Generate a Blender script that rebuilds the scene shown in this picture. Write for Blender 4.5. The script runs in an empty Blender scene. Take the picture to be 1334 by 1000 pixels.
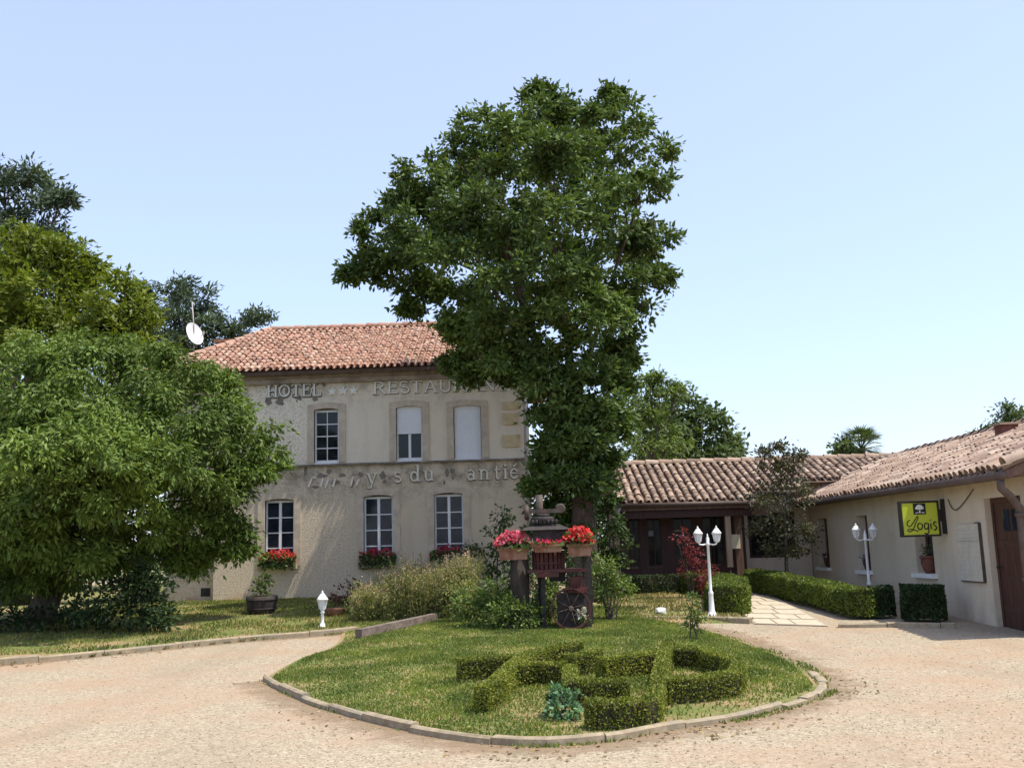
import bpy, math, random
import numpy as np
from mathutils import Vector, Matrix
R = math.radians
RNG = np.random.default_rng(7)
random.seed(7)
SC = bpy.context.scene
COL = SC.collection

# ------------------------------------------------------------------ camera
FOC, TH, PH, PS, CH = 1300.0, math.atan(212/1300), .03, .015, 1.6
def _rz(v, a):
    c, s = math.cos(a), math.sin(a)
    return np.array([v[0]*c-v[1]*s, v[0]*s+v[1]*c, v[2]])
c_f = _rz((0, math.cos(TH), math.sin(TH)), PS)
_r0 = _rz((1, 0, 0), PS); _u0 = _rz((0, -math.sin(TH), math.cos(TH)), PS)
c_r = math.cos(PH)*_r0-math.sin(PH)*_u0
c_u = math.sin(PH)*_r0+math.cos(PH)*_u0
c_p = np.array([0, 0, CH])
cam = bpy.data.cameras.new('camera'); co = bpy.data.objects.new('camera', cam); COL.objects.link(co)
m = Matrix.Identity(4)
for i in range(3):
    m[i][0] = c_r[i]; m[i][1] = c_u[i]; m[i][2] = -c_f[i]; m[i][3] = c_p[i]
co.matrix_world = m
cam.sensor_width = 36; cam.lens = 36*FOC/1334; cam.clip_start = .1; cam.clip_end = 2000
SC.camera = co

# ------------------------------------------------------------------ light
SUN = Vector((.43, -.15, 1.0)).normalized()
world = bpy.data.worlds.new('World'); SC.world = world; world.use_nodes = True
wn = world.node_tree; bg = wn.nodes['Background']
sky = wn.nodes.new('ShaderNodeTexSky'); sky.sky_type = 'NISHITA'; sky.sun_disc = False
sky.sun_elevation = math.asin(SUN.z); sky.sun_rotation = math.atan2(SUN.x, SUN.y)
sky.air_density = 1.0; sky.dust_density = 1.5; sky.ozone_density = 3.2
veil = wn.nodes.new('ShaderNodeMix'); veil.data_type = 'RGBA'; veil.inputs[0].default_value = .6      # thin summer haze over the clear sky
veil.inputs[7].default_value = (1.50, 1.63, 2.25, 1)
wn.links.new(sky.outputs[0], veil.inputs[6]); wn.links.new(veil.outputs[2], bg.inputs[0]); bg.inputs[1].default_value = .15
sl = bpy.data.lights.new('sun', 'SUN'); sl.energy = 2.15; sl.angle = R(.55); sl.color = (1, .94, .82)
so = bpy.data.objects.new('sun', sl); COL.objects.link(so)
so.rotation_euler = SUN.to_track_quat('Z', 'Y').to_euler(); so.location = (10, -10, 30)
SC.view_settings.view_transform = 'Standard'; SC.view_settings.look = 'None'
SC.view_settings.exposure = 1.48; SC.view_settings.gamma = 1

# ------------------------------------------------------------------ measuring helpers
def ray(px, py):
    return c_f+c_r*((px-667)/FOC)+c_u*((500-py)/FOC)
def atY(px, py, Y):
    d = ray(px, py); return c_p+d*(Y/d[1])
def atX(px, py, X):
    d = ray(px, py); return c_p+d*(X/d[0])
def sstep(a, b, x):
    t = np.clip((np.asarray(x, float)-a)/(b-a), 0, 1); return t*t*(3-2*t)
def gz(x, y):                                   # the yard climbs gently towards the hotel
    return .35*sstep(11, 26, y)
def G(px, py, h=0.0, fn=None):                  # point of the ground under a pixel
    fn = fn or gz
    d = ray(px, py); t = 30.0
    for _ in range(60):
        p = c_p+d*t
        z = float(fn(p[0], p[1]))+h
        t += .6*((z-CH)/d[2]-t)
        t = max(2, min(t, 300))
    p = c_p+d*t
    return np.array([p[0], p[1], float(fn(p[0], p[1]))+h])

# ------------------------------------------------------------------ mesh builder
ROOT = {}
def nrm(a):
    return a/np.maximum(np.linalg.norm(a, axis=-1, keepdims=True), 1e-9)
class MB:
    def __init__(s): s.v = []; s.n = 0; s.f = []
    def add(s, v, f, mi=0, sm=False):
        v = np.asarray(v, float).reshape(-1, 3)
        if isinstance(f, np.ndarray):
            s.f.append((f+s.n, mi, sm))
        else:
            by = {}
            for q in f: by.setdefault(len(q), []).append(q)
            for k in by: s.f.append((np.array(by[k], int)+s.n, mi, sm and k < 5))
        s.v.append(v); s.n += len(v); return s
    def hexa(s, p, mi=0):                       # 8 corners: bottom 0-3, top 4-7
        return s.add(p, [(3, 2, 1, 0), (4, 5, 6, 7), (0, 1, 5, 4), (1, 2, 6, 5), (2, 3, 7, 6), (3, 0, 4, 7)], mi)
    def box(s, a, b, mi=0):
        x0, y0, z0 = np.minimum(a, b); x1, y1, z1 = np.maximum(a, b)
        return s.hexa([(x0, y0, z0), (x1, y0, z0), (x1, y1, z0), (x0, y1, z0), (x0, y0, z1), (x1, y0, z1), (x1, y1, z1), (x0, y1, z1)], mi)
    def bar(s, p, q, w, h, mi=0, up=(0, 0, 1)):
        p = np.array(p, float); q = np.array(q, float); d = nrm(q-p)
        r = np.cross(d, up); r = nrm(r) if np.linalg.norm(r) > 1e-6 else np.array([1., 0, 0]); u = np.cross(r, d)
        o = [(-1, -1), (1, -1), (1, 1), (-1, 1)]
        return s.hexa([p+r*a*w/2+u*b*h/2 for a, b in o]+[q+r*a*w/2+u*b*h/2 for a, b in o], mi)
    def tube(s, pts, rad, n=8, mi=0, caps=True):
        P = np.array(pts, float); k = len(P); rad = np.broadcast_to(np.asarray(rad, float), (k,))
        T = nrm(np.gradient(P, axis=0)); vs = []
        a = np.array([1., 0, 0]) if abs(T[0][0]) < .8 else np.array([0, 1., 0])
        for i in range(k):
            a = a-T[i]*np.dot(a, T[i]); a = nrm(a); b = np.cross(T[i], a)
            for j in range(n):
                g = 2*math.pi*j/n
                vs.append(P[i]+rad[i]*(math.cos(g)*a+math.sin(g)*b))
        f = [(i*n+j, i*n+(j+1) % n, (i+1)*n+(j+1) % n, (i+1)*n+j) for i in range(k-1) for j in range(n)]
        if caps: f += [tuple(range(n-1, -1, -1)), tuple(range((k-1)*n, k*n))]
        return s.add(vs, f, mi, n > 5)
    def lathe(s, prof, c, n=16, mi=0, axis='z'):
        vs = []; k = len(prof)
        for r, h in prof:
            for j in range(n):
                g = 2*math.pi*j/n; a, b = r*math.cos(g), r*math.sin(g)
                v = (a, b, h) if axis == 'z' else ((h, a, b) if axis == 'x' else (a, h, b))
                vs.append(np.array(c)+v)
        f = [(i*n+j, i*n+(j+1) % n, (i+1)*n+(j+1) % n, (i+1)*n+j) for i in range(k-1) for j in range(n)]
        f += [tuple(range(n-1, -1, -1)), tuple(range((k-1)*n, k*n))]
        return s.add(vs, f, mi, n > 8)
    def prism(s, poly, o, eu, ev, en, mi=0):    # polygon in the (eu,ev) plane pushed along en
        o, eu, ev, en = [np.array(t, float) for t in (o, eu, ev, en)]; k = len(poly)
        a = [o+eu*p[0]+ev*p[1] for p in poly]
        f = [tuple(range(k-1, -1, -1)), tuple(range(k, 2*k))]+[(i, (i+1) % k, (i+1) % k+k, i+k) for i in range(k)]
        return s.add(a+[p+en for p in a], f, mi)
    def grid(s, A, mi=0):                       # A: (n,m,3)
        A = np.asarray(A, float); n, mm = A.shape[:2]
        i, j = np.meshgrid(np.arange(n-1), np.arange(mm-1), indexing='ij'); q = (i*mm+j).ravel()
        return s.add(A.reshape(-1, 3), np.stack([q, q+1, q+mm+1, q+mm], 1), mi)
    def build(s, name, mats, parent=None, loc=None, smooth=False, props=None):
        if not isinstance(mats, (list, tuple)): mats = [mats]
        V = np.concatenate(s.v) if s.v else np.zeros((0, 3))
        off = np.array(ROOT[parent.name]) if parent else (np.array(loc, float) if loc is not None else np.zeros(3))
        V = V-off
        me = bpy.data.meshes.new(name)
        me.vertices.add(len(V)); me.vertices.foreach_set('co', V.astype(np.float32).ravel())
        nl = sum(a.size for a, _, _ in s.f); npoly = sum(len(a) for a, _, _ in s.f)
        me.loops.add(nl); me.polygons.add(npoly)
        me.loops.foreach_set('vertex_index', np.concatenate([a.ravel() for a, _, _ in s.f]).astype(np.int32))
        sz = np.concatenate([np.full(len(a), a.shape[1]) for a, _, _ in s.f])
        me.polygons.foreach_set('loop_start', np.concatenate([[0], np.cumsum(sz)[:-1]]).astype(np.int32))
        for mt in mats: me.materials.append(mt)
        me.polygons.foreach_set('material_index', np.concatenate([np.full(len(a), mi) for a, mi, _ in s.f]).astype(np.int32))
        me.update(calc_edges=True)
        me.polygons.foreach_set('use_smooth', np.ones(npoly, bool) if smooth else np.concatenate([np.full(len(a), bool(sm)) for a, _, sm in s.f]))
        
        o = bpy.data.objects.new(name, me); COL.objects.link(o)
        if parent: o.parent = parent; ROOT[o.name] = ROOT[parent.name]
        else:
            o.location = off; ROOT[o.name] = off
        for k, v in (props or {}).items(): o[k] = v
        return o
def tag(o, label, cat, group=None):
    o['label'] = label; o['category'] = cat
    if group: o['group'] = group
    return o
def thing(name, loc, label, cat, group=None):
    o = bpy.data.objects.new(name, None); COL.objects.link(o); o.location = loc; o.empty_display_size = .2
    ROOT[o.name] = np.array(loc, float)
    return tag(o, label, cat, group)
def copy_tree(o, parent=None):
    c = o.copy(); COL.objects.link(c)
    if parent: c.parent = parent
    ROOT[c.name] = ROOT[o.name]
    for ch in list(o.children): copy_tree(ch, c)
    return c
STRUCT = {'kind': 'structure'}; STUFF = {'kind': 'stuff'}

# ------------------------------------------------------------------ noise for scattering
def vnoise(x, y, seed=0):
    x = np.asarray(x, float); y = np.asarray(y, float)
    xi, yi = np.floor(x).astype(int), np.floor(y).astype(int); fx, fy = x-xi, y-yi
    fx = fx*fx*(3-2*fx); fy = fy*fy*(3-2*fy)
    h = lambda a, b: np.modf(np.abs(np.sin(a*127.1+b*311.7+seed*74.7)*43758.5453))[0]
    return (h(xi, yi)*(1-fx)+h(xi+1, yi)*fx)*(1-fy)+(h(xi, yi+1)*(1-fx)+h(xi+1, yi+1)*fx)*fy

# ------------------------------------------------------------------ materials
def newmat(name):
    mt = bpy.data.materials.new(name); mt.use_nodes = True; nt = mt.node_tree
    b = nt.nodes['Principled BSDF']; return mt, nt, b
def node(nt, t, **kw):
    n = nt.nodes.new(t)
    for k, v in kw.items(): setattr(n, k, v)
    return n
def ramp(nt, src, stops):
    r = node(nt, 'ShaderNodeValToRGB'); e = r.color_ramp.elements
    while len(e) < len(stops): e.new(.5)
    for i, (p, c) in enumerate(stops):
        e[i].position = p; e[i].color = (*c, 1) if len(c) == 3 else c
    nt.links.new(src, r.inputs[0]); return r
def noise(nt, scale, detail=4, rough=.6, vec=None, stretch=None):
    n = node(nt, 'ShaderNodeTexNoise'); n.inputs['Scale'].default_value = scale
    n.inputs['Detail'].default_value = detail; n.inputs['Roughness'].default_value = rough
    tc = node(nt, 'ShaderNodeTexCoord'); src = tc.outputs['Object']
    if stretch:
        mp = node(nt, 'ShaderNodeMapping'); mp.inputs['Scale'].default_value = stretch
        nt.links.new(src, mp.inputs[0]); src = mp.outputs[0]
    nt.links.new(src, n.inputs['Vector']); return n
def mixc(nt, fac, a, b, mode='MIX'):
    mx = node(nt, 'ShaderNodeMix', data_type='RGBA', blend_type=mode)
    for s_, i in ((fac, 0), (a, 6), (b, 7)):
        if hasattr(s_, 'is_linked'): nt.links.new(s_, mx.inputs[i])
        elif i == 0: mx.inputs[0].default_value = s_
        else: mx.inputs[i].default_value = (*s_, 1)
    return mx.outputs[2]
def bump(nt, b, h, strength=.3, dist=.02):
    bn = node(nt, 'ShaderNodeBump'); bn.inputs['Strength'].default_value = strength; bn.inputs['Distance'].default_value = dist
    nt.links.new(h, bn.inputs['Height']); nt.links.new(bn.outputs[0], b.inputs['Normal'])
def pm(name, c1, c2, scale=8, rough=.8, bmp=.2, spec=.3, metal=0, stain=None, stain_scale=1.2, stretch=None, detail=5, bdist=.02, lo=.35, hi=.68):
    mt, nt, b = newmat(name)
    n = noise(nt, scale, detail, .65, stretch=stretch)
    col = ramp(nt, n.outputs[0], [(lo, c1), (hi, c2)]).outputs[0]
    if stain:
        n2 = noise(nt, stain_scale, 4, .7, stretch=stretch)
        f = ramp(nt, n2.outputs[0], [(.45, (0, 0, 0)), (.75, (1, 1, 1))]).outputs[0]
        col = mixc(nt, f, col, stain)
    nt.links.new(col, b.inputs['Base Color'])
    b.inputs['Roughness'].default_value = rough; b.inputs['Metallic'].default_value = metal
    b.inputs['Specular IOR Level'].default_value = spec
    if bmp: bump(nt, b, n.outputs[0], bmp, bdist)
    return mt
def leafm(name, cols, trans=.3, rough=.5, clump=.8, spec=.25):
    mt, nt, b = newmat(name)
    geo = node(nt, 'ShaderNodeNewGeometry')
    k = len(cols)
    rp = ramp(nt, geo.outputs['Random Per Island'], [(i/(k-1), c) for i, c in enumerate(cols)])
    n = noise(nt, clump, 3, .6)
    f = ramp(nt, n.outputs[0], [(.33, (.62, .64, .66)), (.67, (1.3, 1.27, 1.1))]).outputs[0]
    col = mixc(nt, 1.0, rp.outputs[0], f, 'MULTIPLY')
    nt.links.new(col, b.inputs['Base Color']); b.inputs['Roughness'].default_value = rough
    b.inputs['Specular IOR Level'].default_value = spec
    tr = node(nt, 'ShaderNodeBsdfTranslucent'); mx = node(nt, 'ShaderNodeMixShader'); mx.inputs[0].default_value = trans
    c2 = mixc(nt, 1.0, col, (1.25, 1.25, .55), 'MULTIPLY'); nt.links.new(c2, tr.inputs[0])
    nt.links.new(b.outputs[0], mx.inputs[1]); nt.links.new(tr.outputs[0], mx.inputs[2])
    nt.links.new(mx.outputs[0], nt.nodes['Material Output'].inputs[0])
    return mt
def islandm(name, cols, rough=.85, scale=6, bmp=.3, dirt=(.2, .16, .12), dirtamt=.55):
    mt, nt, b = newmat(name)
    geo = node(nt, 'ShaderNodeNewGeometry'); k = len(cols)
    rp = ramp(nt, geo.outputs['Random Per Island'], [(i/(k-1), c) for i, c in enumerate(cols)])
    n = noise(nt, scale, 6, .7)
    f = ramp(nt, n.outputs[0], [(.48, (0, 0, 0)), (.8, (dirtamt,)*3)]).outputs[0]
    nt.links.new(mixc(nt, f, rp.outputs[0], dirt), b.inputs['Base Color'])
    b.inputs['Roughness'].default_value = rough; b.inputs['Specular IOR Level'].default_value = .2
    bump(nt, b, n.outputs[0], bmp, .02); return mt

def gravel_mat():
    mt, nt, b = newmat('gravel')
    v = node(nt, 'ShaderNodeTexVoronoi'); v.inputs['Scale'].default_value = 62
    v2 = node(nt, 'ShaderNodeTexVoronoi'); v2.inputs['Scale'].default_value = 29
    tc = node(nt, 'ShaderNodeTexCoord')
    for q in (v, v2): nt.links.new(tc.outputs['Object'], q.inputs['Vector'])
    sep = node(nt, 'ShaderNodeSeparateColor'); nt.links.new(v.outputs['Color'], sep.inputs[0])
    col = ramp(nt, sep.outputs[0], [(0, (.17, .132, .088)), (.3, (.295, .237, .163)), (.7, (.36, .298, .21)), (1, (.48, .42, .315))]).outputs[0]
    sep2 = node(nt, 'ShaderNodeSeparateColor'); nt.links.new(v2.outputs['Color'], sep2.inputs[0])
    col = mixc(nt, .35, col, ramp(nt, sep2.outputs[1], [(0, (.21, .165, .115)), (.6, (.33, .27, .19)), (1, (.45, .39, .295))]).outputs[0])
    big = noise(nt, .55, 5, .65)
    f = ramp(nt, big.outputs[0], [(.45, (0, 0, 0)), (.68, (.9, .9, .9))]).outputs[0]
    col = mixc(nt, f, col, (.34, .235, .155))
    big2 = noise(nt, .9, 6, .7, stretch=(1.0, .25, 1))
    f2 = ramp(nt, big2.outputs[0], [(.5, (0, 0, 0)), (.7, (.6, .6, .6))]).outputs[0]
    col = mixc(nt, f2, col, (.25, .20, .14))
    nt.links.new(col, b.inputs['Base Color']); b.inputs['Roughness'].default_value = 1; b.inputs['Specular IOR Level'].default_value = .05
    bump(nt, b, v.outputs['Distance'], .3, .006)
    return mt
def lawn_mat(name, dry=.5):
    mt, nt, b = newmat(name)
    n = noise(nt, 1.1, 6, .7); n2 = noise(nt, 26, 4, .7)
    a = ramp(nt, n2.outputs[0], [(.3, (.09, .115, .028)), (.7, (.17, .19, .06))]).outputs[0]
    d = ramp(nt, n2.outputs[0], [(.3, (.20, .135, .07)), (.7, (.40, .29, .17))]).outputs[0]
    f = ramp(nt, n.outputs[0], [(dry-.08, (0, 0, 0)), (dry+.12, (1, 1, 1))]).outputs[0]
    nt.links.new(mixc(nt, f, a, d), b.inputs['Base Color']); b.inputs['Roughness'].default_value = 1
    b.inputs['Specular IOR Level'].default_value = .05
    bump(nt, b, n2.outputs[0], .6, .03); return mt
def wall_mat(name, base, dark, rough_x=None, ledge=None):
    """lime render: fine grain, vertical run-off streaks, blotches; coarse pebble dash left of rough_x; weathered band under the ledge"""
    mt, nt, b = newmat(name)
    g = noise(nt, 34, 5, .7); st = noise(nt, 1.6, 5, .65, stretch=(2.2, 2.2, .28)); bl = noise(nt, .9, 6, .7)
    col = ramp(nt, g.outputs[0], [(.3, tuple(c*.86 for c in base)), (.7, tuple(min(1, c*1.1) for c in base))]).outputs[0]
    col = mixc(nt, ramp(nt, st.outputs[0], [(.5, (0, 0, 0)), (.8, (.55, .55, .55))]).outputs[0], col, dark)
    col = mixc(nt, ramp(nt, bl.outputs[0], [(.48, (0, 0, 0)), (.72, (.5, .5, .5))]).outputs[0], col, (base[0]*.82, base[1]*.8, base[2]*.76))
    h = g.outputs[0]
    if rough_x is not None:
        tc = node(nt, 'ShaderNodeTexCoord'); sx = node(nt, 'ShaderNodeSeparateXYZ'); nt.links.new(tc.outputs['Object'], sx.inputs[0])
        pe = noise(nt, 21, 3, .8)
        w = noise(nt, 1.3, 3, .6)
        ad = node(nt, 'ShaderNodeMath', operation='MULTIPLY_ADD'); nt.links.new(w.outputs[0], ad.inputs[0]); ad.inputs[1].default_value = 1.2; nt.links.new(sx.outputs[0], ad.inputs[2])
        mr = node(nt, 'ShaderNodeMapRange'); nt.links.new(ad.outputs[0], mr.inputs[0])
        mr.inputs[1].default_value = rough_x+.75; mr.inputs[2].default_value = rough_x+.45; mr.inputs[3].default_value = 0; mr.inputs[4].default_value = 1
        peb = ramp(nt, pe.outputs[0], [(.30, tuple(c*.52 for c in base)), (.46, tuple(c*.92 for c in base)), (.64, tuple(min(1, c*1.15) for c in base))]).outputs[0]
        col = mixc(nt, mr.outputs[0], col, peb)
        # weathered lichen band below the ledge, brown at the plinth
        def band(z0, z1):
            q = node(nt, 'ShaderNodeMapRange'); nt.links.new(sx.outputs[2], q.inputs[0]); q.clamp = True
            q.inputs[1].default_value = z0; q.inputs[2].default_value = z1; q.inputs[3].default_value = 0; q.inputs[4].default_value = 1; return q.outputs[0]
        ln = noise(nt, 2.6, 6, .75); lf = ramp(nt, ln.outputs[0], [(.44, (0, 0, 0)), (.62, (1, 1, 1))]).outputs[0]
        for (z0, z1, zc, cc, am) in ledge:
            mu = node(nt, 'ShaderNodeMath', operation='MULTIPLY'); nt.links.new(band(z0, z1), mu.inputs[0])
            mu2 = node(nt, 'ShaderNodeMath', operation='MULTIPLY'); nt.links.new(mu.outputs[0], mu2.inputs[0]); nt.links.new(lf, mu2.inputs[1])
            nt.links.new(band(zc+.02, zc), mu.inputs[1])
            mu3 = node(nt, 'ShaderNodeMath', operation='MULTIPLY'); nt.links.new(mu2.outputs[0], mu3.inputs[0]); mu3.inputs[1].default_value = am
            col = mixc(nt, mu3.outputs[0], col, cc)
        hm = node(nt, 'ShaderNodeMix', data_type='FLOAT'); nt.links.new(mr.outputs[0], hm.inputs[0]); nt.links.new(g.outputs[0], hm.inputs[2]); nt.links.new(pe.outputs[0], hm.inputs[3]); h = hm.outputs[0]
    nt.links.new(col, b.inputs['Base Color']); b.inputs['Roughness'].default_value = .95; b.inputs['Specular IOR Level'].default_value = .1
    bump(nt, b, h, .45, .03); return mt
def glass_mat(name, base, rough=.06, spec=.3, waves=.02):
    mt, nt, b = newmat(name)
    n = noise(nt, 2.2, 3, .6)
    nt.links.new(ramp(nt, n.outputs[0], [(.35, tuple(c*.5 for c in base)), (.7, tuple(c*1.7 for c in base))]).outputs[0], b.inputs['Base Color'])
    b.inputs['Roughness'].default_value = rough; b.inputs['Specular IOR Level'].default_value = spec
    bump(nt, b, n.outputs[0], waves, .05); return mt

M = {}
M['gravel'] = gravel_mat()
M['stones'] = islandm('gravel_stones', [(.28, .215, .14), (.34, .27, .18), (.40, .325, .23), (.30, .225, .15), (.47, .405, .31)], bmp=.1, dirtamt=.2)
M['lawn'] = lawn_mat('lawn_soil', .52); M['mound'] = lawn_mat('mound_soil', .49); M['dry'] = lawn_mat('dry_soil', .44)
M['blade'] = leafm('grass_blades', [(.095, .155, .026), (.14, .205, .04), (.195, .245, .06), (.27, .28, .09)], .35, .6, 1.1)
M['dryblade'] = leafm('dry_grass_blades', [(.10, .14, .03), (.24, .22, .08), (.36, .29, .14)], .3, .7, 1.1)
M['kerb'] = pm('kerb_stone', (.23, .18, .115), (.37, .295, .195), 9, .9, .4, stain=(.22, .2, .15), stain_scale=2)
M['flag'] = pm('flagstone', (.44, .37, .265), (.52, .445, .335), 17, .9, .04, stain=(.38, .31, .21), stain_scale=7)
M['joint'] = pm('joint_sand', (.30, .25, .19), (.4, .34, .26), 20, 1, .2)
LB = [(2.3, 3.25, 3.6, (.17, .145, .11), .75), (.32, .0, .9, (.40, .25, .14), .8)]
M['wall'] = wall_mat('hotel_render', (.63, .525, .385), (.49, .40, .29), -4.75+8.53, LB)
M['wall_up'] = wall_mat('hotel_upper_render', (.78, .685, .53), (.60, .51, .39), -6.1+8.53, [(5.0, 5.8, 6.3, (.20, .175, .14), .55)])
M['annex'] = wall_mat('annex_render', (.56, .47, .355), (.40, .335, .25), 9, [(.4, .05, 1.0, (.42, .25, .13), .9)])
M['wing'] = wall_mat('wing_render', (.65, .565, .445), (.46, .385, .27), -99, [(.65, .0, 1.5, (.36, .285, .20), .75), (1.9, 2.5, 3.2, (.50, .40, .23), .6)])
M['stone'] = pm('dressed_stone', (.50, .41, .30), (.64, .54, .41), 6, .9, .25, stain=(.40, .33, .25), stain_scale=2)
M['quoin'] = pm('yellow_stone', (.52, .40, .22), (.66, .54, .34), 5, .9, .3)
M['cornice'] = pm('cornice_stone', (.30, .24, .18), (.48, .40, .31), 5, .95, .4, stain=(.20, .16, .13), stain_scale=1.5)
M['ledge'] = pm('ledge_stone', (.10, .09, .075), (.30, .26, .21), 6, .95, .4)
M['tile'] = islandm('red_roof_tile', [(.30, .16, .108), (.36, .20, .14), (.42, .25, .18), (.33, .18, .125), (.23, .13, .095), (.46, .315, .24), (.28, .17, .12)], scale=5, dirt=(.30, .19, .14), dirtamt=.5)
M['oldtile'] = islandm('old_roof_tile', [(.27, .175, .125), (.34, .235, .17), (.42, .31, .235), (.19, .13, .10), (.36, .25, .18), (.48, .38, .295), (.29, .20, .145), (.23, .155, .115)], scale=4, dirt=(.17, .14, .11), dirtamt=.75)
M['deck'] = pm('roof_deck', (.09, .06, .045), (.15, .10, .075), 6, 1, .1)
M['letter'] = pm('letter_paint', (.76, .74, .66), (.86, .84, .76), 14, .7, .1)
M['letterlow'] = pm('faded_letter', (.66, .61, .51), (.80, .74, .62), 14, .8, .15)
M['ghost'] = pm('glue_stain_and_shade', (.17, .145, .115), (.26, .23, .18), 9, 1, .2)  # one dark tone for glue stains and the shade painted behind letters
M['whitewood'] = pm('white_window_paint', (.74, .74, .72), (.82, .82, .80), 12, .55, .05)
M['shutter'] = pm('shutter_slat', (.76, .77, .77), (.82, .83, .83), 6, .6, .03)
M['glass'] = glass_mat('window_glass', (.014, .017, .019), .05)
M['glassblue'] = glass_mat('window_glass_low', (.022, .028, .038), .05)
M['glassdark'] = glass_mat('gallery_glass', (.016, .018, .014), .08, .12)
M['curtain'] = pm('net_curtain', (.16, .17, .19), (.30, .31, .33), 9, .9, .1)
M['whitemetal'] = pm('white_lacquer', (.74, .74, .73), (.83, .83, .82), 10, .4, .03, .5, stain=(.62, .60, .55), stain_scale=5)
M['lampglass'] = pm('frosted_glass', (.55, .57, .58), (.68, .70, .70), 5, .2, .02, .6)
M['redwood'] = pm('dark_red_wood', (.036, .014, .011), (.062, .024, .018), 12, .6, .15, stretch=(1, 1, .15))
M['brownwood'] = pm('brown_wood', (.10, .058, .04), (.17, .10, .07), 12, .7, .15, stretch=(1, 1, .15))
M['postwood'] = pm('weathered_post_wood', (.26, .18, .13), (.38, .28, .20), 12, .75, .15, stretch=(1, 1, .15))
M['doorwood'] = pm('door_wood', (.055, .026, .019), (.095, .043, .031), 14, .6, .15, stretch=(1, 1, .1))
M['gutter'] = pm('brown_gutter', (.075, .052, .042), (.115, .082, .066), 5, .6, .05, .3)
M['zinc'] = pm('zinc_pipe', (.30, .27, .25), (.42, .38, .35), 6, .55, .05, .5, .2)
M['sleeper'] = pm('old_beam', (.10, .075, .06), (.24, .19, .16), 9, .95, .5, stretch=(.3, 1, 1))
M['terra'] = pm('terracotta', (.20, .082, .045), (.28, .13, .078), 8, .85, .15, stain=(.34, .22, .16), stain_scale=6)
M['terradark'] = pm('dark_terracotta', (.14, .055, .04), (.22, .09, .065), 8, .85, .15)
M['darktile'] = islandm('mossy_brown_tile', [(.24, .16, .115), (.31, .215, .155), (.41, .30, .225), (.16, .115, .085), (.33, .23, .165), (.20, .14, .105), (.47, .37, .285)], scale=5, dirt=(.13, .10, .075), dirtamt=.8)
M['bark'] = pm('bark', (.05, .04, .032), (.15, .12, .095), 9, 1, .8, stretch=(1.5, 1.5, .3), bdist=.05)
M['redbark'] = pm('reddish_bark', (.055, .036, .028), (.13, .085, .066), 9, 1, .8, stretch=(1.5, 1.5, .3), bdist=.05)
M['rust'] = pm('rusty_red_paint', (.06, .02, .016), (.13, .04, .032), 9, .8, .3, stain=(.06, .04, .035), stain_scale=4)
M['darkiron'] = pm('dark_iron', (.022, .019, .018), (.055, .045, .04), 12, .75, .3)
M['greyiron'] = pm('grey_iron', (.035, .028, .024), (.09, .075, .062), 9, .7, .3, stain=(.14, .07, .04), stain_scale=5)
M['darkpost'] = pm('old_stump_wood', (.024, .018, .014), (.06, .045, .034), 8, 1, .6, stretch=(1, 1, .25))
M['barrel'] = pm('barrel_oak', (.03, .024, .022), (.075, .058, .05), 8, .85, .4, stretch=(1.5, 1.5, .2))
M['lime'] = pm('lime_sign_face', (.50, .56, .035), (.56, .62, .055), 3, .35, .0, .5)
M['signdark'] = pm('sign_dark', (.022, .02, .018), (.035, .032, .03), 8, .5, .05)
M['signwhite'] = pm('sign_white', (.7, .7, .62), (.78, .78, .7), 8, .6, 0)
M['board'] = pm('enamel_board', (.54, .50, .41), (.62, .58, .48), 6, .9, .05, .1, stain=(.50, .46, .37), stain_scale=9)
M['boardline'] = pm('board_print', (.44, .43, .40), (.52, .51, .47), 8, .8, 0)
M['cream'] = pm('cream_notice', (.62, .56, .38), (.70, .64, .46), 8, .7, .05)
M['stonewhite'] = pm('white_stone', (.66, .63, .58), (.80, .78, .73), 6, .9, .3)
M['pink'] = leafm('pink_petals', [(.62, .05, .13), (.78, .13, .22), (.85, .32, .40), (.55, .03, .08)], .25, .6, 3)
M['redpet'] = leafm('red_petals', [(.62, .02, .03), (.78, .06, .06), (.84, .16, .14), (.5, .012, .03)], .25, .6, 3)
M['magenta'] = leafm('magenta_petals', [(.40, .012, .06), (.58, .03, .11), (.68, .10, .18)], .25, .6, 3)
M['whitepet'] = leafm('white_petals', [(.7, .68, .62), (.82, .8, .76)], .25, .6, 3)
M['geran'] = leafm('geranium_leaves', [(.05, .10, .02), (.09, .15, .04), (.14, .19, .06)], .25, .6, 3)
M['yellowgreen'] = leafm('yellow_green_leaves', [(.09, .135, .016), (.135, .175, .022), (.18, .21, .035)], .32, .5, .6)
M['fresh'] = leafm('fresh_green_leaves', [(.072, .122, .02), (.122, .185, .036), (.18, .24, .06)], .24, .5, .6, .2)
M['deep'] = leafm('deep_green_leaves', [(.05, .092, .022), (.09, .142, .036), (.148, .205, .064)], .24, .5, .55, .25)
M['blue'] = leafm('blue_green_needles', [(.05, .08, .05), (.08, .115, .072), (.115, .15, .10)], .2, .6, .5)
M['far'] = leafm('far_green_leaves', [(.05, .085, .03), (.08, .12, .045), (.12, .155, .07)], .3, .6, .5)
M['box'] = leafm('box_leaves', [(.085, .12, .017), (.16, .19, .028), (.25, .25, .048)], .28, .5, 2)
M['hedge'] = leafm('hedge_leaves', [(.06, .10, .015), (.11, .155, .024), (.18, .215, .042)], .28, .5, 2)
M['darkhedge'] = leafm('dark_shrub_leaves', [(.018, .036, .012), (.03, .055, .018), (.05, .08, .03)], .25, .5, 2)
M['twig'] = pm('twigs', (.03, .03, .015), (.06, .055, .028), 10, 1, .4)
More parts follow.
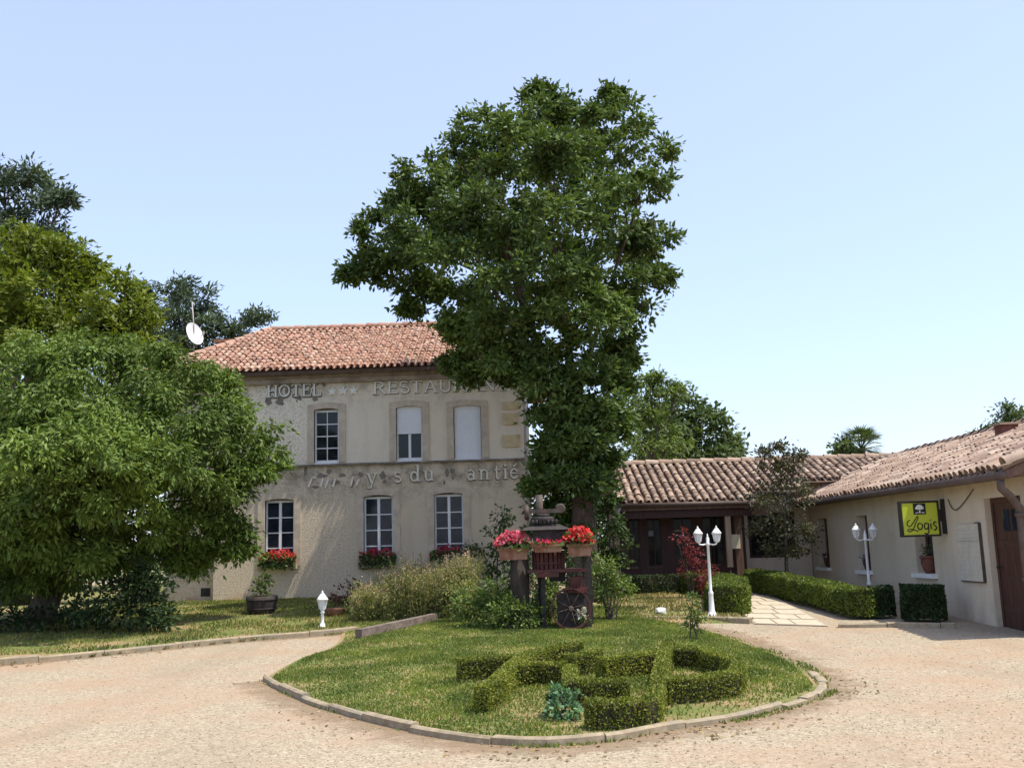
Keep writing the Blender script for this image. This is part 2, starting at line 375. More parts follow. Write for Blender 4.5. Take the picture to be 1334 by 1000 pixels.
M['ivy'] = leafm('ivy_leaves', [(.03, .06, .016), (.055, .095, .028), (.09, .135, .045)], .25, .5, 1.5)
M['redleaf'] = leafm('maple_red_leaves', [(.10, .014, .022), (.18, .03, .042), (.26, .07, .075)], .35, .5, 2)
M['purple'] = leafm('purple_leaves', [(.055, .04, .032), (.075, .08, .04), (.11, .105, .06), (.06, .085, .032), (.11, .07, .055)], .25, .5, 1.2)
M['darkpurple'] = leafm('dark_purple_leaves', [(.05, .012, .02), (.10, .03, .04)], .25, .5, 2)
M['kale'] = leafm('blue_green_leaves', [(.07, .15, .07), (.11, .21, .10), (.16, .27, .14)], .25, .5, 3)
M['pale'] = leafm('pale_green_leaves', [(.08, .13, .03), (.13, .19, .045), (.19, .25, .075)], .33, .5, 2)
M['wild'] = leafm('wildflower_stalks', [(.12, .16, .035), (.20, .23, .07), (.28, .28, .11), (.36, .31, .16)], .35, .6, 1.5)
M['wildhead'] = leafm('wildflower_heads', [(.38, .34, .20), (.48, .40, .28), (.42, .22, .20), (.55, .50, .42)], .3, .7, 2)

# ------------------------------------------------------------------ foliage
def leaves(mb, C, D, N, size, aspect=.55, mi=0, rng=RNG, fold=.12):
    n = len(C); s = size*(.7+.6*rng.random((n, 1)))
    D = nrm(D); N = N-D*np.sum(N*D, 1, keepdims=True); N = nrm(N); B = np.cross(D, N)
    a = C-D*s*.5; t = C+D*s*.5; mid = C-D*s*.05-N*s*fold
    v = np.stack([a, mid+B*s*aspect*.5, t, mid-B*s*aspect*.5], 1).reshape(-1, 3)
    i = np.arange(n)*4
    mb.add(v, np.stack([i, i+1, i+2, i+3], 1), mi)
def sph(n, rng=RNG):
    return nrm(rng.normal(size=(n, 3)))
def crown(mb, clumps, dens, size, sprays=14, aspect=.55, spread=.30, mi=0, droop=.25, up=.7, rng=RNG, floor=-.75, inner=.25, tufts=0):
    """clumps: (centre, (rx,ry,rz)); sprays of leaves over and inside each clump"""
    if tufts:
        ex = []
        for c, r in clumps:
            d = sph(tufts, rng); d[:, 2] = np.abs(d[:, 2])*.9-.25; d = nrm(d)
            for q in d: ex.append((np.array(c)+q*np.array(r)*(.95+.25*rng.random()), np.array(r)*(.25+.2*rng.random())))
        clumps = [(c, np.array(r)*.9) for c, r in clumps]+ex; npar = len(clumps)-len(ex)
    for ci, (c, r) in enumerate(clumps):
        r = np.array(r, float); area = 4*math.pi*(np.prod(r)**(2/3))
        n = max(6, int(area*dens*(1 if not tufts else (.5 if ci < npar else 1.25)))); d = sph(n, rng); d = d[d[:, 2] > floor]
        n = len(d)
        rad = np.where(rng.random(n) < inner, .35+.5*rng.random(n), .82+.3*rng.random(n)**2)[:, None]
        lump = 1+.22*(vnoise(d[:, 0]*3+c[0]*1.7, d[:, 2]*3+d[:, 1]*2+c[2], 3)[:, None]-.5)
        p = np.array(c)+d*r*rad*lump
        k = rng.poisson(sprays, n)+2
        idx = np.repeat(np.arange(n), k)
        sp = spread*(.6+.8*rng.random(n))[idx][:, None]
        q = rng.normal(size=(len(idx), 3))*sp*.55; q[:, 2] *= .7
        P = p[idx]+q
        D = nrm(q)*.8+d[idx]*.5+rng.normal(size=q.shape)*.35; D[:, 2] -= droop
        N = rng.normal(size=q.shape)*.55+d[idx]*.35; N[:, 2] += up
        leaves(mb, P, D, N, size, aspect, mi, rng)
def limbs(mb, base, fork, clumps, r0, n=8, mi=0, wob=.15, step=6, every=1, rng=RNG):
    base = np.array(base, float); fork = np.array(fork, float)
    k = 7; t = np.linspace(0, 1, k)[:, None]; P = base+(fork-base)*t+rng.normal(size=(k, 3))*wob*.35*np.array([1, 1, .3])*(t*(1-t)*3)
    rr = r0*(1-.38*t[:, 0]); rr[0] *= 1.45; rr[1] *= 1.1
    mb.tube(P, rr, 12, mi)
    for c, r in clumps[::every]:
        c = np.array(c, float)
        if c[2] < fork[2]+.9+.9*np.hypot(c[0]-fork[0], c[1]-fork[1]) and np.hypot(c[0]-fork[0], c[1]-fork[1]) > .8 and base[2] < fork[2]-2.5: continue
        ln = np.linalg.norm(c-fork); s = .45+.5*rng.random()
        st = P[int(3+rng.integers(0, 4))]
        mid = (st*.55+c*.45); mid[2] += .12*ln*(rng.random()-.2)
        t = np.linspace(0, 1, step)[:, None]
        Q = (1-t)**2*st+2*t*(1-t)*mid+t*t*c+rng.normal(size=(step, 3))*wob*.3*t*(1.2-t)
        rb = r0*(.30+.15*rng.random())*min(1, .5+np.mean(r)*.5)
        mb.tube(Q, rb*(1-.8*t[:, 0]), 6, mi, caps=False)
        for j in range(4):
            e = c+sph(1, rng)[0]*np.array(r)*.85; s0 = Q[-2]
            mb.tube([s0, (s0+e)/2+rng.normal(size=3)*.08, e], [rb*.3, rb*.2, rb*.07], 4, mi, caps=False)

def inpoly(x, y, poly):
    poly = np.asarray(poly); x = np.asarray(x); c = np.zeros(x.shape, bool); j = len(poly)-1
    for i in range(len(poly)):
        xi, yi = poly[i][:2]; xj, yj = poly[j][:2]
        c ^= ((yi > y) != (yj > y)) & (x < (xj-xi)*(y-yi)/(yj-yi+1e-12)+xi); j = i
    return c
def smooth_loop(P, n, closed=True):
    P = np.asarray(P, float); k = len(P); out = []
    for i in range(k if closed else k-1):
        p0, p1, p2, p3 = [P[(i+j) % k] if closed else P[min(max(i+j, 0), k-1)] for j in (-1, 0, 1, 2)]
        for t in np.arange(n)/n:
            out.append(.5*((2*p1)+(p2-p0)*t+(2*p0-5*p1+4*p2-p3)*t*t+(3*p1-p0-3*p2+p3)*t**3))
    if not closed: out.append(P[-1])
    return np.array(out)

#@@GROUND
# ------------------------------------------------------------------ ground
gx = np.concatenate([[-600, -200, -80], np.linspace(-30, 30, 61), [80, 200, 600]])
gy = np.concatenate([[-60, -10], np.linspace(2, 34, 65), [60, 150, 400, 1200]])
X, Y = np.meshgrid(gx, gy, indexing='ij')
MB().grid(np.stack([X, Y, gz(X, Y)], 2)).build('gravel_yard', M['gravel'], props=STRUCT, smooth=True)
def blades(name, pts, h, mat, lean=.5, w=.010, label=None):
    n = len(pts); mb = MB(); a = RNG.random(n)*6.283; ln = RNG.random(n)*lean
    hh = h*(.45+.9*RNG.random(n))*(.55+.95*vnoise(pts[:, 0]*2.3, pts[:, 1]*2.3, 17))
    dx, dy = np.cos(a), np.sin(a); b = RNG.random(n)*6.283
    ww = w*(.6+.8*RNG.random(n))
    o = np.stack([np.cos(b)*ww, np.sin(b)*ww, 0*b], 1)
    mid = pts+np.stack([dx*ln*hh*.35, dy*ln*hh*.35, hh*.6], 1); top = pts+np.stack([dx*ln*hh, dy*ln*hh, hh], 1)
    v = np.stack([pts-o, pts+o, mid+o*.7, top, mid-o*.7], 1).reshape(-1, 3); i = np.arange(n)*5
    mb.add(v, np.stack([i, i+1, i+2, i+3, i+4], 1))
    return mb.build(name, mat, props=STUFF)

# left lawn in front of the hotel
kl = [G(px, py) for px, py in ((-260, 884), (-120, 875), (0, 866), (100, 857), (215, 845), (330, 834), (400, 829), (436, 826), (470, 822))]
kl = smooth_loop([(p[0], p[1]) for p in kl], 6, False)
def lawnz(x, y): return gz(x, y)+.07
fr = np.concatenate([[(-40., kl[0][1]-1.0)], [(-22., kl[0][1]-.6)], kl, [(-2.6, kl[-1][1]+.25)], [(-.5, kl[-1][1]+.9)]])
A = np.stack([np.stack([np.full(26, x), y+(48-y)*np.linspace(0, 1, 26)**1.5, 0*np.ones(26)], 1) for x, y in fr])
A[:, :, 2] = lawnz(A[:, :, 0], A[:, :, 1]); A[:, 0, 2] -= .066
MB().grid(A).build('lawn', M['lawn'], props=STRUCT, smooth=True)
n = 60000
px_ = RNG.uniform(-11, -1.5, n); py_ = RNG.uniform(16, 27, n)
yf = np.interp(px_, fr[:, 0], fr[:, 1])
dn = vnoise(px_*1.3, py_*1.3, 2)
k = (py_ > yf+.05) & (RNG.random(n) < np.clip(dn*1.8-.2, 0, 1)) & (py_ < 26.9)
P = np.stack([px_[k], py_[k], lawnz(px_[k], py_[k])], 1)
sel = RNG.random(len(P)) < .45
blades('lawn_grass', P[~sel], .04, M['blade'], .9, .011); blades('dry_lawn_grass', P[sel], .045, M['dryblade'], .9, .012)
def kerb(name, path, w=.13, h=.11, L=.9, mat='kerb', base=None):
    """a line of kerb stones, each a little out of true with its neighbours"""
    path = np.asarray(path, float); d = np.r_[0, np.cumsum(np.hypot(*np.diff(path, axis=0).T))]; mb = MB()
    at = lambda s: np.array([np.interp(s, d, path[:, 0]), np.interp(s, d, path[:, 1])])
    s = 0
    while s < d[-1]-.15:
        e = min(s+L*(.8+.4*random.random()), d[-1]); k = 4
        jz = random.uniform(-.018, .012); jx = random.uniform(-.015, .015); rings = []
        for j in range(k+1):
            q = s+.004+(e-s-.008)*j/k; p = at(q); t = at(min(q+.05, d[-1]))-at(max(q-.05, 0)); t /= np.hypot(*t); nn = np.array([-t[1], t[0]])
            g = gz(p[0], p[1]) if base is None else base
            wv = random.uniform(-.006, .006)
            rings.append([(*(p+nn*(o+jx)), g+z+jz*(z > 0)) for o, z in ((-w/2, -.08), (-w/2+wv, h*.8), (-w/2+.025, h+wv), (w/2-.02, h), (w/2, h*.8), (w/2, -.08))])
        vs = np.array(rings).reshape(-1, 3)
        f = [(a*6+b, a*6+(b+1) % 6, (a+1)*6+(b+1) % 6, (a+1)*6+b) for a in range(k) for b in range(6)]+[tuple(range(5, -1, -1)), tuple(range(k*6, k*6+6))]
        mb.add(vs, f); s = e
    return mb.build(name, M[mat], props=STRUCT)
kerb('lawn_kerb', kl, .11, .10, 1.1)

# the island in the turning circle
ipx = [(345, 886), (362, 897), (420, 921), (500, 944), (590, 962), (690, 972), (785, 966), (870, 950), (950, 938), (1015, 922), (1064, 905), (1070, 893), (1040, 868), (990, 845), (930, 824), (872, 811)]
il = [tuple(G(*p)[:2]) for p in ipx]
il += [(2.1, 22.2), (1.6, 24.2), (-.4, 25.0), (-2.6, 24.2), (-3.9, 22.0)]+[tuple(G(*p)[:2]) for p in ((440, 838), (392, 858))]
IS = smooth_loop(il, 8); IC = np.array([-.1, 15.5])
def islz(x, y):
    x = np.asarray(x, float); y = np.asarray(y, float)
    ang = np.arctan2(y-IC[1], x-IC[0]); ia = np.arctan2(IS[:, 1]-IC[1], IS[:, 0]-IC[0]); o = np.argsort(ia)
    rad = np.hypot(IS[:, 0]-IC[0], IS[:, 1]-IC[1])
    rr = np.interp(ang, ia[o], rad[o], period=2*math.pi)
    t = np.clip(np.hypot(x-IC[0], y-IC[1])/rr, 0, 1)
    return gz(x, y)+.012+.115*(1-t**3)
Rg = np.linspace(0, 1, 22)[1:]
A = np.stack([np.concatenate([IC+(p-IC)*t for t in Rg]).reshape(-1, 2) for p in np.vstack([IS, IS[:1]])])
A = np.dstack([A, islz(A[:, :, 0], A[:, :, 1])])
mb = MB().grid(A)
c0 = np.array([[*IC, float(islz(*IC))]]); ring = A[:, 0]; k = len(ring)
mb.add(np.vstack([c0, ring]), [(0, i+1, i+2) for i in range(k-1)])
mb.build('island_mound', M['mound'], props=STRUCT, smooth=True)
fk = smooth_loop([tuple(G(*p)[:2]) for p in ipx[:10]], 8, False)
kerb('island_kerb', fk, .082, .075, .95)
fk2 = smooth_loop([tuple(G(*p)[:2]) for p in ((1018, 923), (1050, 913), (1068, 902), (1072, 892), (1060, 878))], 8, False)
kerb('sunken_kerb', fk2, .10, .045, .45)

def GI(px, py, h=0): return G(px, py, h, islz)
# topiary strokes (also used to keep the grass off)
def T(cx, cy): return GI(580+cx/2.565, 770+cy/2.565, .27)
TOP_A = [[T(*p) for p in s] for s in ([(62, 219), (130, 212), (205, 207)], [(125, 308), (172, 278), (215, 238), (260, 207), (330, 182), (440, 166)], [(225, 235), (300, 228), (385, 230)], [(415, 243), (418, 285), (500, 287), (585, 287)])]
TOP_B = [[T(*p) for p in s] for s in ([(420, 205), (505, 189)], [(525, 215), (600, 203), (690, 192)], [(495, 352), (590, 350), (690, 347), (712, 280), (728, 200), (745, 160)], [(748, 178), (850, 182), (935, 203), (982, 228), (968, 258), (860, 272), (740, 280)])]
n = 200000
px_ = RNG.uniform(-4, 3.6, n); py_ = RNG.uniform(8.3, 21, n)
k = inpoly(px_, py_, IC+(IS-IC)*.975)
dn = vnoise(px_*1.6, py_*1.6, 5)*.6+vnoise(px_*4, py_*4, 6)*.4
bare = np.clip(1.45-np.hypot((px_-1.2)/1.5, (py_-9.7)/1.1), 0, 1)       # worn soil around the topiary
k &= RNG.random(n) < np.clip((dn*1.9-.05)*(1-.85*bare), .05, 1)
P = np.stack([px_[k], py_[k], islz(px_[k], py_[k])], 1)
sel = RNG.random(len(P)) < (.025+.10*(P[:, 1] < 10.2))
blades('island_grass', P[~sel], .030, M['blade'], 1.0, .007); blades('dry_island_grass', P[sel], .028, M['dryblade'], .9, .009)
# broad-leaved weeds and clover patches in the turf
n = 16000; q = np.stack([RNG.uniform(-4, 3.6, n), RNG.uniform(8.4, 19, n)], 1)
q = q[inpoly(q[:, 0], q[:, 1], IC+(IS-IC)*.96) & (RNG.random(n) < np.clip(vnoise(q[:, 0]*2.1, q[:, 1]*2.1, 44)*2.6-1.25, 0, 1))]; n = len(q)
D = RNG.normal(size=(n, 3)); D[:, 2] = .25; N = RNG.normal(size=(n, 3))*.3; N[:, 2] += 1; mb = MB(); leaves(mb, np.column_stack([q, islz(q[:, 0], q[:, 1])+.022]), D, N, .034, .8)
mb.build('turf_weeds', M['pale'], props=STUFF)
# loose stones lying on the gravel
n = 9000
yy = 5.5+RNG.random(n)**1.7*13; xx = (RNG.random(n)*2-1)*(yy*.56+.5)
k = ~inpoly(xx, yy, IC+(IS-IC)*1.03) & (yy < np.interp(xx, fr[:, 0], fr[:, 1], right=99)-.2)
xx, yy = xx[k], yy[k]; n = len(xx); s = .006+.008*RNG.random(n)**2
o = np.array([(1, 0, 0), (0, 1, 0), (-1, 0, 0), (0, -1, 0), (0, 0, .7), (0, 0, -.7)])
v = (np.stack([xx, yy, gz(xx, yy)+.003], 1)[:, None]+o[None]*s[:, None, None]*(.6+.8*RNG.random((n, 6, 1)))).reshape(-1, 3)
i = (np.arange(n)*6)[:, None, None]
f = (np.array([(0, 1, 4), (1, 2, 4), (2, 3, 4), (3, 0, 4), (1, 0, 5), (2, 1, 5), (3, 2, 5), (0, 3, 5)])[None]+i).reshape(-1, 3)
MB().add(v, f).build('gravel_stones', M['stones'], props=STUFF)

def dirt_mat():
    mt, nt, b = newmat('washed_dirt'); n = noise(nt, 3.2, 6, .75); n2 = noise(nt, 45, 4, .7)
    at_ = node(nt, 'ShaderNodeAttribute', attribute_name='edge')
    ad = node(nt, 'ShaderNodeMath', operation='MULTIPLY_ADD'); nt.links.new(n.outputs[0], ad.inputs[0]); ad.inputs[1].default_value = 1.6; nt.links.new(at_.outputs['Fac'], ad.inputs[2])
    ad2 = node(nt, 'ShaderNodeMath', operation='MULTIPLY_ADD'); nt.links.new(n2.outputs[0], ad2.inputs[0]); ad2.inputs[1].default_value = .5; nt.links.new(ad.outputs[0], ad2.inputs[2])
    f = ramp(nt, ad2.outputs[0], [(.0, (0, 0, 0)), (1.0, (1, 1, 1))]); f.color_ramp.elements[0].position = .62; f.color_ramp.elements[1].position = .98
    mr = node(nt, 'ShaderNodeMapRange'); nt.links.new(ad2.outputs[0], mr.inputs[0]); mr.inputs[1].default_value = 1.45; mr.inputs[2].default_value = 2.1; mr.inputs[4].default_value = .8
    nt.links.new(ramp(nt, n2.outputs[0], [(.3, (.20, .135, .08)), (.7, (.34, .25, .16))]).outputs[0], b.inputs['Base Color']); b.inputs['Roughness'].default_value = 1; b.inputs['Specular IOR Level'].default_value = .05
    nt.links.new(mr.outputs[0], b.inputs['Alpha']); nt.nodes.remove(f); return mt
M['dirt'] = dirt_mat()
def dirt_strip(path, width, side, name='kerb_dirt'):
    P_ = np.asarray(path, float); T_ = nrm(np.gradient(P_, axis=0)); N_ = np.stack([-T_[:, 1], T_[:, 0]], 1)*side; t = np.linspace(0, 1, 7)
    A = np.stack([P_+N_*width*k for k in t], 1); A = np.dstack([A, gz(A[:, :, 0], A[:, :, 1])+.005]); o = MB().grid(A).build(name, M['dirt'], props=STRUCT)
    a_ = o.data.attributes.new('edge', 'FLOAT', 'POINT'); a_.data.foreach_set('value', np.tile(1-t, len(P_)).astype(np.float32))
dirt_strip(smooth_loop([tuple(G(*p)[:2]) for p in ipx], 8, False), .75, -1); dirt_strip(kl, .5, -1)
# grass and weeds creeping over the kerb foot, dead leaves blown against it
full = smooth_loop([tuple(G(*p)[:2]) for p in ipx], 24, False)
def along(path, n, lo, hi, patch):
    i = RNG.integers(1, len(path)-1, n*3); T_ = nrm(path[np.minimum(i+1, len(path)-1)]-path[i-1]); N_ = np.stack([T_[:, 1], -T_[:, 0]], 1); q = path[i]+N_*RNG.uniform(lo, hi, (n*3, 1))+T_*RNG.uniform(-.05, .05, (n*3, 1))
    k = RNG.random(n*3) < np.clip(vnoise(q[:, 0]*patch, q[:, 1]*patch, 31)*2.2-.9, 0, 1); return q[k][:n]
q = along(full, 1700, -.05, .07, 2.2); blades('kerb_weeds', np.column_stack([q, gz(q[:, 0], q[:, 1])]), .032, M['blade'], 1.1, .008)
q = along(full[190:], 900, -.1, .16, 1.6); blades('kerb_weeds', np.column_stack([q, gz(q[:, 0], q[:, 1])+.0]), .034, M['blade'], 1.1, .010)
q = along(kl, 1500, -.02, .08, 1.5); blades('kerb_weeds', np.column_stack([q, gz(q[:, 0], q[:, 1])]), .05, M['dryblade'], 1.1, .010)
q = np.vstack([along(full, 420, .0, .6, .9), along(kl, 200, 0, .5, .8)]); n = len(q); D = RNG.normal(size=(n, 3)); D[:, 2] *= .15; N = np.tile((0, 0, 1.), (n, 1))+RNG.normal(size=(n, 3))*.35; mb = MB(); leaves(mb, np.column_stack([q, gz(q[:, 0], q[:, 1])+.012]), D, N, .045, .6)
M['dead'] = leafm('dead_leaves', [(.16, .10, .05), (.28, .19, .10), (.36, .28, .17)], .1, .8, 3); mb.build('fallen_leaves', M['dead'], props=STUFF)

# lawn patch by the gallery, its kerb and the flagstone path
pp = [tuple(G(*p)[:2]) for p in ((800, 812), (860, 812), (920, 812), (985, 812))]+[(4.15, 24.6), (2.0, 24.6), (1.4, 22.0)]
pp = np.array(pp)
def flat(poly, dz, name, mat, n=40):
    poly = np.asarray(poly); lo, hi = poly.min(0), poly.max(0); c = poly.mean(0); mb = MB()
    t = np.linspace(0, 1, 12)[1:]
    L = smooth_loop(poly, 1); L = np.vstack([L, L[:1]])
    L = np.concatenate([L[i]+(L[i+1]-L[i])*np.linspace(0, 1, 9)[:-1, None] for i in range(len(L)-1)]+[L[-1:]])
    A = np.stack([[c+(p-c)*s for s in t] for p in L]); A = np.dstack([A, gz(A[:, :, 0], A[:, :, 1])+dz]); A[:, -1, 2] -= dz+.02; mb.grid(A)
    mb.add(np.vstack([[[*c, gz(*c)+dz]], A[:, 0]]), [(0, i+1, i+2) for i in range(len(L)-1)])
    return mb.build(name, mat, props=STRUCT, smooth=True)
flat(pp, .06, 'dry_lawn', M['dry'])
n = 15000; q = np.stack([RNG.uniform(1.4, 4.6, n), RNG.uniform(17, 24.6, n)], 1); q = q[inpoly(q[:, 0], q[:, 1], pp)]
q = q[RNG.random(len(q)) < np.clip(vnoise(q[:, 0]*1.5, q[:, 1]*1.5, 9)*1.3-.1, .05, 1)]
blades('gallery_lawn_grass', np.column_stack([q, gz(q[:, 0], q[:, 1])+.06]), .05, M['dryblade'], .9, .012)
kerb('gallery_kerb', [tuple(G(*p)[:2]) for p in ((838, 808), (880, 809), (930, 810), (978, 812))], .12, .10)
kerb('hedge_kerb', [tuple(G(*p)[:2]) for p in ((1092, 817), (1130, 817), (1160, 816), (1245, 818))], .13, .08)
mb = MB(); jb = MB()
p0, p1 = np.array(G(985, 813)[:2]), np.array(G(1078, 816)[:2]); q0, q1 = np.array([4.25, 25.4]), np.array([5.6, 25.4])
rows = 9; P2 = lambda u, v: (p0+(p1-p0)*u)*(1-v)+(q0+(q1-q0)*u)*v
for r_ in range(rows):
    cuts = [0]+sorted(np.clip(np.array([.3, .62])+RNG.uniform(-.1, .1, 2)+(.12 if r_ % 2 else -.05), .1, .9))+[1]
    for a, b_ in zip(cuts[:-1], cuts[1:]):
        g = .016; z = .022+random.uniform(-.003, .003); pts = [P2(a+g, (r_+.05)/rows), P2(b_-g, (r_+.05)/rows), P2(b_-g, (r_+.95)/rows), P2(a+g, (r_+.95)/rows)]
        mb.hexa([(*p, gz(*p)-.03) for p in pts]+[(*p, gz(*p)+z) for p in pts])
mb.build('flagstone_path', M['flag'], props=STRUCT)
A = np.array([[P2(u, v) for v in np.linspace(0, 1, 9)] for u in (-.02, 1.02)]); A = np.dstack([A, gz(A[:, :, 0], A[:, :, 1])+.012]); MB().grid(A).build('path_joints', M['joint'], props=STRUCT)

#@@ROOFS
# ------------------------------------------------------------------ roof tiles
def tiles(mb, O, eu, ev, W, L, inside=None, pitch=.22, expo=.34, rad=.078, mi=0, lift=.05, rough=.006, lip=.014, tp=.84):
    """canal tiles: rows of convex cover tiles over concave channel tiles, each tile its own piece"""
    O, eu, ev = [np.array(t, float) for t in (O, eu, ev)]; eu = nrm(eu); ev = nrm(ev); en = np.cross(eu, ev)
    if en[2] < 0: en = -en
    ang = np.linspace(0, math.pi, 7); nc = int(W/pitch); nr = int(math.ceil(L/expo))
    V = []; F = []; n0 = 0
    q = np.array([(j, j+1, j+8, j+7) for j in range(6)])
    for i in range(nc+1):
        for cover in (0, 1):
            u = (i+(.5 if cover else 0))*pitch
            if u > W: continue
            for j in range(nr):
                v = j*expo
                if v > L-.05: continue
                if inside and not inside(u, v+expo*.5): continue
                du, dv, dn, tw = RNG.normal(size=4)*rough
                v0, v1 = v-(.06 if j == 0 else .04)+dv, min(v+expo*1.06, L+.02)+dv
                ra, rb = (rad*1.06, rad*tp*1.0)
                ring = []
                for (vv, rr, hh) in ((v0, ra, lip), (v1, rb, .0)):
                    if cover: cs = np.stack([np.cos(ang)*rr, np.sin(ang)*rr*1.0+hh+lift*.6], 1)
                    else: cs = np.stack([np.cos(ang)*rr*1.25, lift*.9+hh-np.sin(ang)*rr*.72], 1)
                    ring.append(O+eu*(u+du+cs[:, :1]+tw*(vv-v0)*2)+ev*vv+en*(cs[:, 1:]+dn))
                V.append(np.vstack(ring)); F.append(q+n0); n0 += 14
    if V: mb.add(np.vstack(V), np.vstack(F), mi, True)
def ridge_tiles(mb, p, q, rad=.11, mi=0, L=.4):
    p, q = np.array(p, float), np.array(q, float); d = q-p; ln = np.linalg.norm(d); d /= ln
    r = nrm(np.cross(d, (0, 0, 1))); u = np.cross(r, d); ang = np.linspace(-.25, math.pi+.25, 8); n = int(ln/L)+1; L = ln/n
    for i in range(n):
        a = p+d*(i*L-.03); b = p+d*((i+1)*L+.02); j = RNG.normal(size=2)*.006
        vs = [a+r*math.cos(t)*rad*1.05+u*(math.sin(t)*rad*1.05+.02+j[0])+r*j[1] for t in ang]+[b+r*math.cos(t)*rad*.9+u*(math.sin(t)*rad*.9)+r*j[1] for t in ang]
        mb.add(vs, [(k, k+1, k+9, k+8) for k in range(7)], mi, True)

# ------------------------------------------------------------------ the hotel
FY = 27.0
def fpt(px, py): p = atY(px, py, FY); return p[0], p[2]
def rect(l, t, r, b):
    cx, cy = (l+r)/2, (t+b)/2
    return fpt(l, cy)[0], fpt(cx, b)[1], fpt(r, cy)[0], fpt(cx, t)[1]      # x0,z0,x1,z1
GZ = .35; XL = fpt(278, 740)[0]; XR = 0.02; XA = -10.0; EZ = 6.5; LZ = 3.95
hotel = thing('hotel_building', (XL, FY, GZ), 'two storey beige hotel with red tile roof and raised lettering behind the tall tree', 'hotel')
def wall_open(mb, x0, x1, z0, z1, rects, y, depth, mi=0, xf=None):
    """wall face with real openings and reveals; xf maps (s, out, z) to world"""
    xf = xf or (lambda s, o, z: (s, y-o, z))
    xs = sorted({x0, x1}|{r[0] for r in rects}|{r[2] for r in rects}); zs = sorted({z0, z1}|{r[1] for r in rects}|{r[3] for r in rects})
    for a, b in zip(xs[:-1], xs[1:]):
        for c, d in zip(zs[:-1], zs[1:]):
            if any(r[0]-1e-6 <= a and b <= r[2]+1e-6 and r[1]-1e-6 <= c and d <= r[3]+1e-6 for r in rects): continue
            mb.add([xf(a, 0, c), xf(b, 0, c), xf(b, 0, d), xf(a, 0, d)], [(0, 1, 2, 3)], mi)
    for r in rects:
        for (a, c, b, d) in ((r[0], r[1], r[0], r[3]), (r[2], r[3], r[2], r[1]), (r[0], r[3], r[2], r[3]), (r[2], r[1], r[0], r[1])):
            mb.add([xf(a, 0, c), xf(b, 0, d), xf(b, -depth, d), xf(a, -depth, c)], [(0, 1, 2, 3)], mi)
UP = [rect(409, 531, 441, 602), rect(516, 528, 550, 600), rect(591, 527, 627, 598)]
LO = [rect(345, 649, 383, 737), rect(474, 644, 512, 735), rect(566, 641, 604, 732)]
FLz = fpt(530, 601)[1]
UP = [(a, LZ+.06, c, d) for a, b, c, d in UP]
low = MB(); wall_open(low, XL, XR, GZ-.1, LZ, LO, FY, .22)
low.add([(XR, FY, GZ-.1), (XR, 35, GZ-.1), (XR, 35, LZ), (XR, FY, LZ)], [(0, 1, 2, 3)]).add([(XL, FY, GZ-.1), (XL, 35, GZ-.1), (XL, 35, LZ), (XL, FY, LZ)], [(3, 2, 1, 0)])
low.add([(XR, 35, GZ-.1), (XL, 35, GZ-.1), (XL, 35, LZ), (XR, 35, LZ)], [(0, 1, 2, 3)])
low.build('ground_floor_wall', M['wall'], hotel)
up = MB(); wall_open(up, XL, XR, LZ, EZ, UP, FY+.03, .2)
up.add([(XR, FY+.03, LZ), (XR, 35, LZ), (XR, 35, EZ), (XR, FY+.03, EZ)], [(0, 1, 2, 3)]).add([(XL, FY+.03, LZ), (XL, 35, LZ), (XL, 35, EZ), (XL, FY+.03, EZ)], [(3, 2, 1, 0)])
up.add([(XR, 35, LZ), (XL, 35, LZ), (XL, 35, EZ), (XR, 35, EZ)], [(0, 1, 2, 3)])
up.build('upper_wall', M['wall_up'], hotel)
# recessed left bay
AY = FY+.45; AW = [rect(216, 692, 250, 737)]
an = MB(); wall_open(an, XA, XL, GZ-.1, EZ, AW, AY, .2)
an.add([(XA, AY, GZ-.1), (XA, 35, GZ-.1), (XA, 35, EZ), (XA, AY, EZ)], [(3, 2, 1, 0)])
an.build('recessed_bay_wall', M['annex'], hotel)
MB().box((XA, AY-.06, GZ-.1), (XL-.002, AY-.003, GZ+.62)).box((XA, AY-.09, GZ+.62), (XL-.002, AY-.003, GZ+.67)).build('plinth', M['annex'], hotel)
MB().box((XL-.45, AY-.075, GZ+.18), (XL-.2, AY-.064, GZ+.40)).build('vent', M['darkiron'], hotel)
# ledge, cornice
led = MB(); s = XL-.03
while s < XR+.03:
    e = min(s+random.uniform(.8, 1.4), XR+.04); j = random.uniform(-.008, .008)
    led.box((s+.003, FY-.09+j, LZ-.035), (e-.003, FY+.028, LZ+.012+j)); s = e
led.build('ledge', M['ledge'], hotel)
co_ = MB(); co_.box((XL-.04, FY-.11, EZ-.30), (XR+.04, FY+.027, EZ-.17)); co_.box((XL-.07, FY-.19, EZ-.168), (XR+.07, FY+.026, EZ-.04)); co_.box((XA-.05, AY-.12, EZ-.26), (XL-.075, AY-.003, EZ-.05))
co_.build('cornice', M['cornice'], hotel)
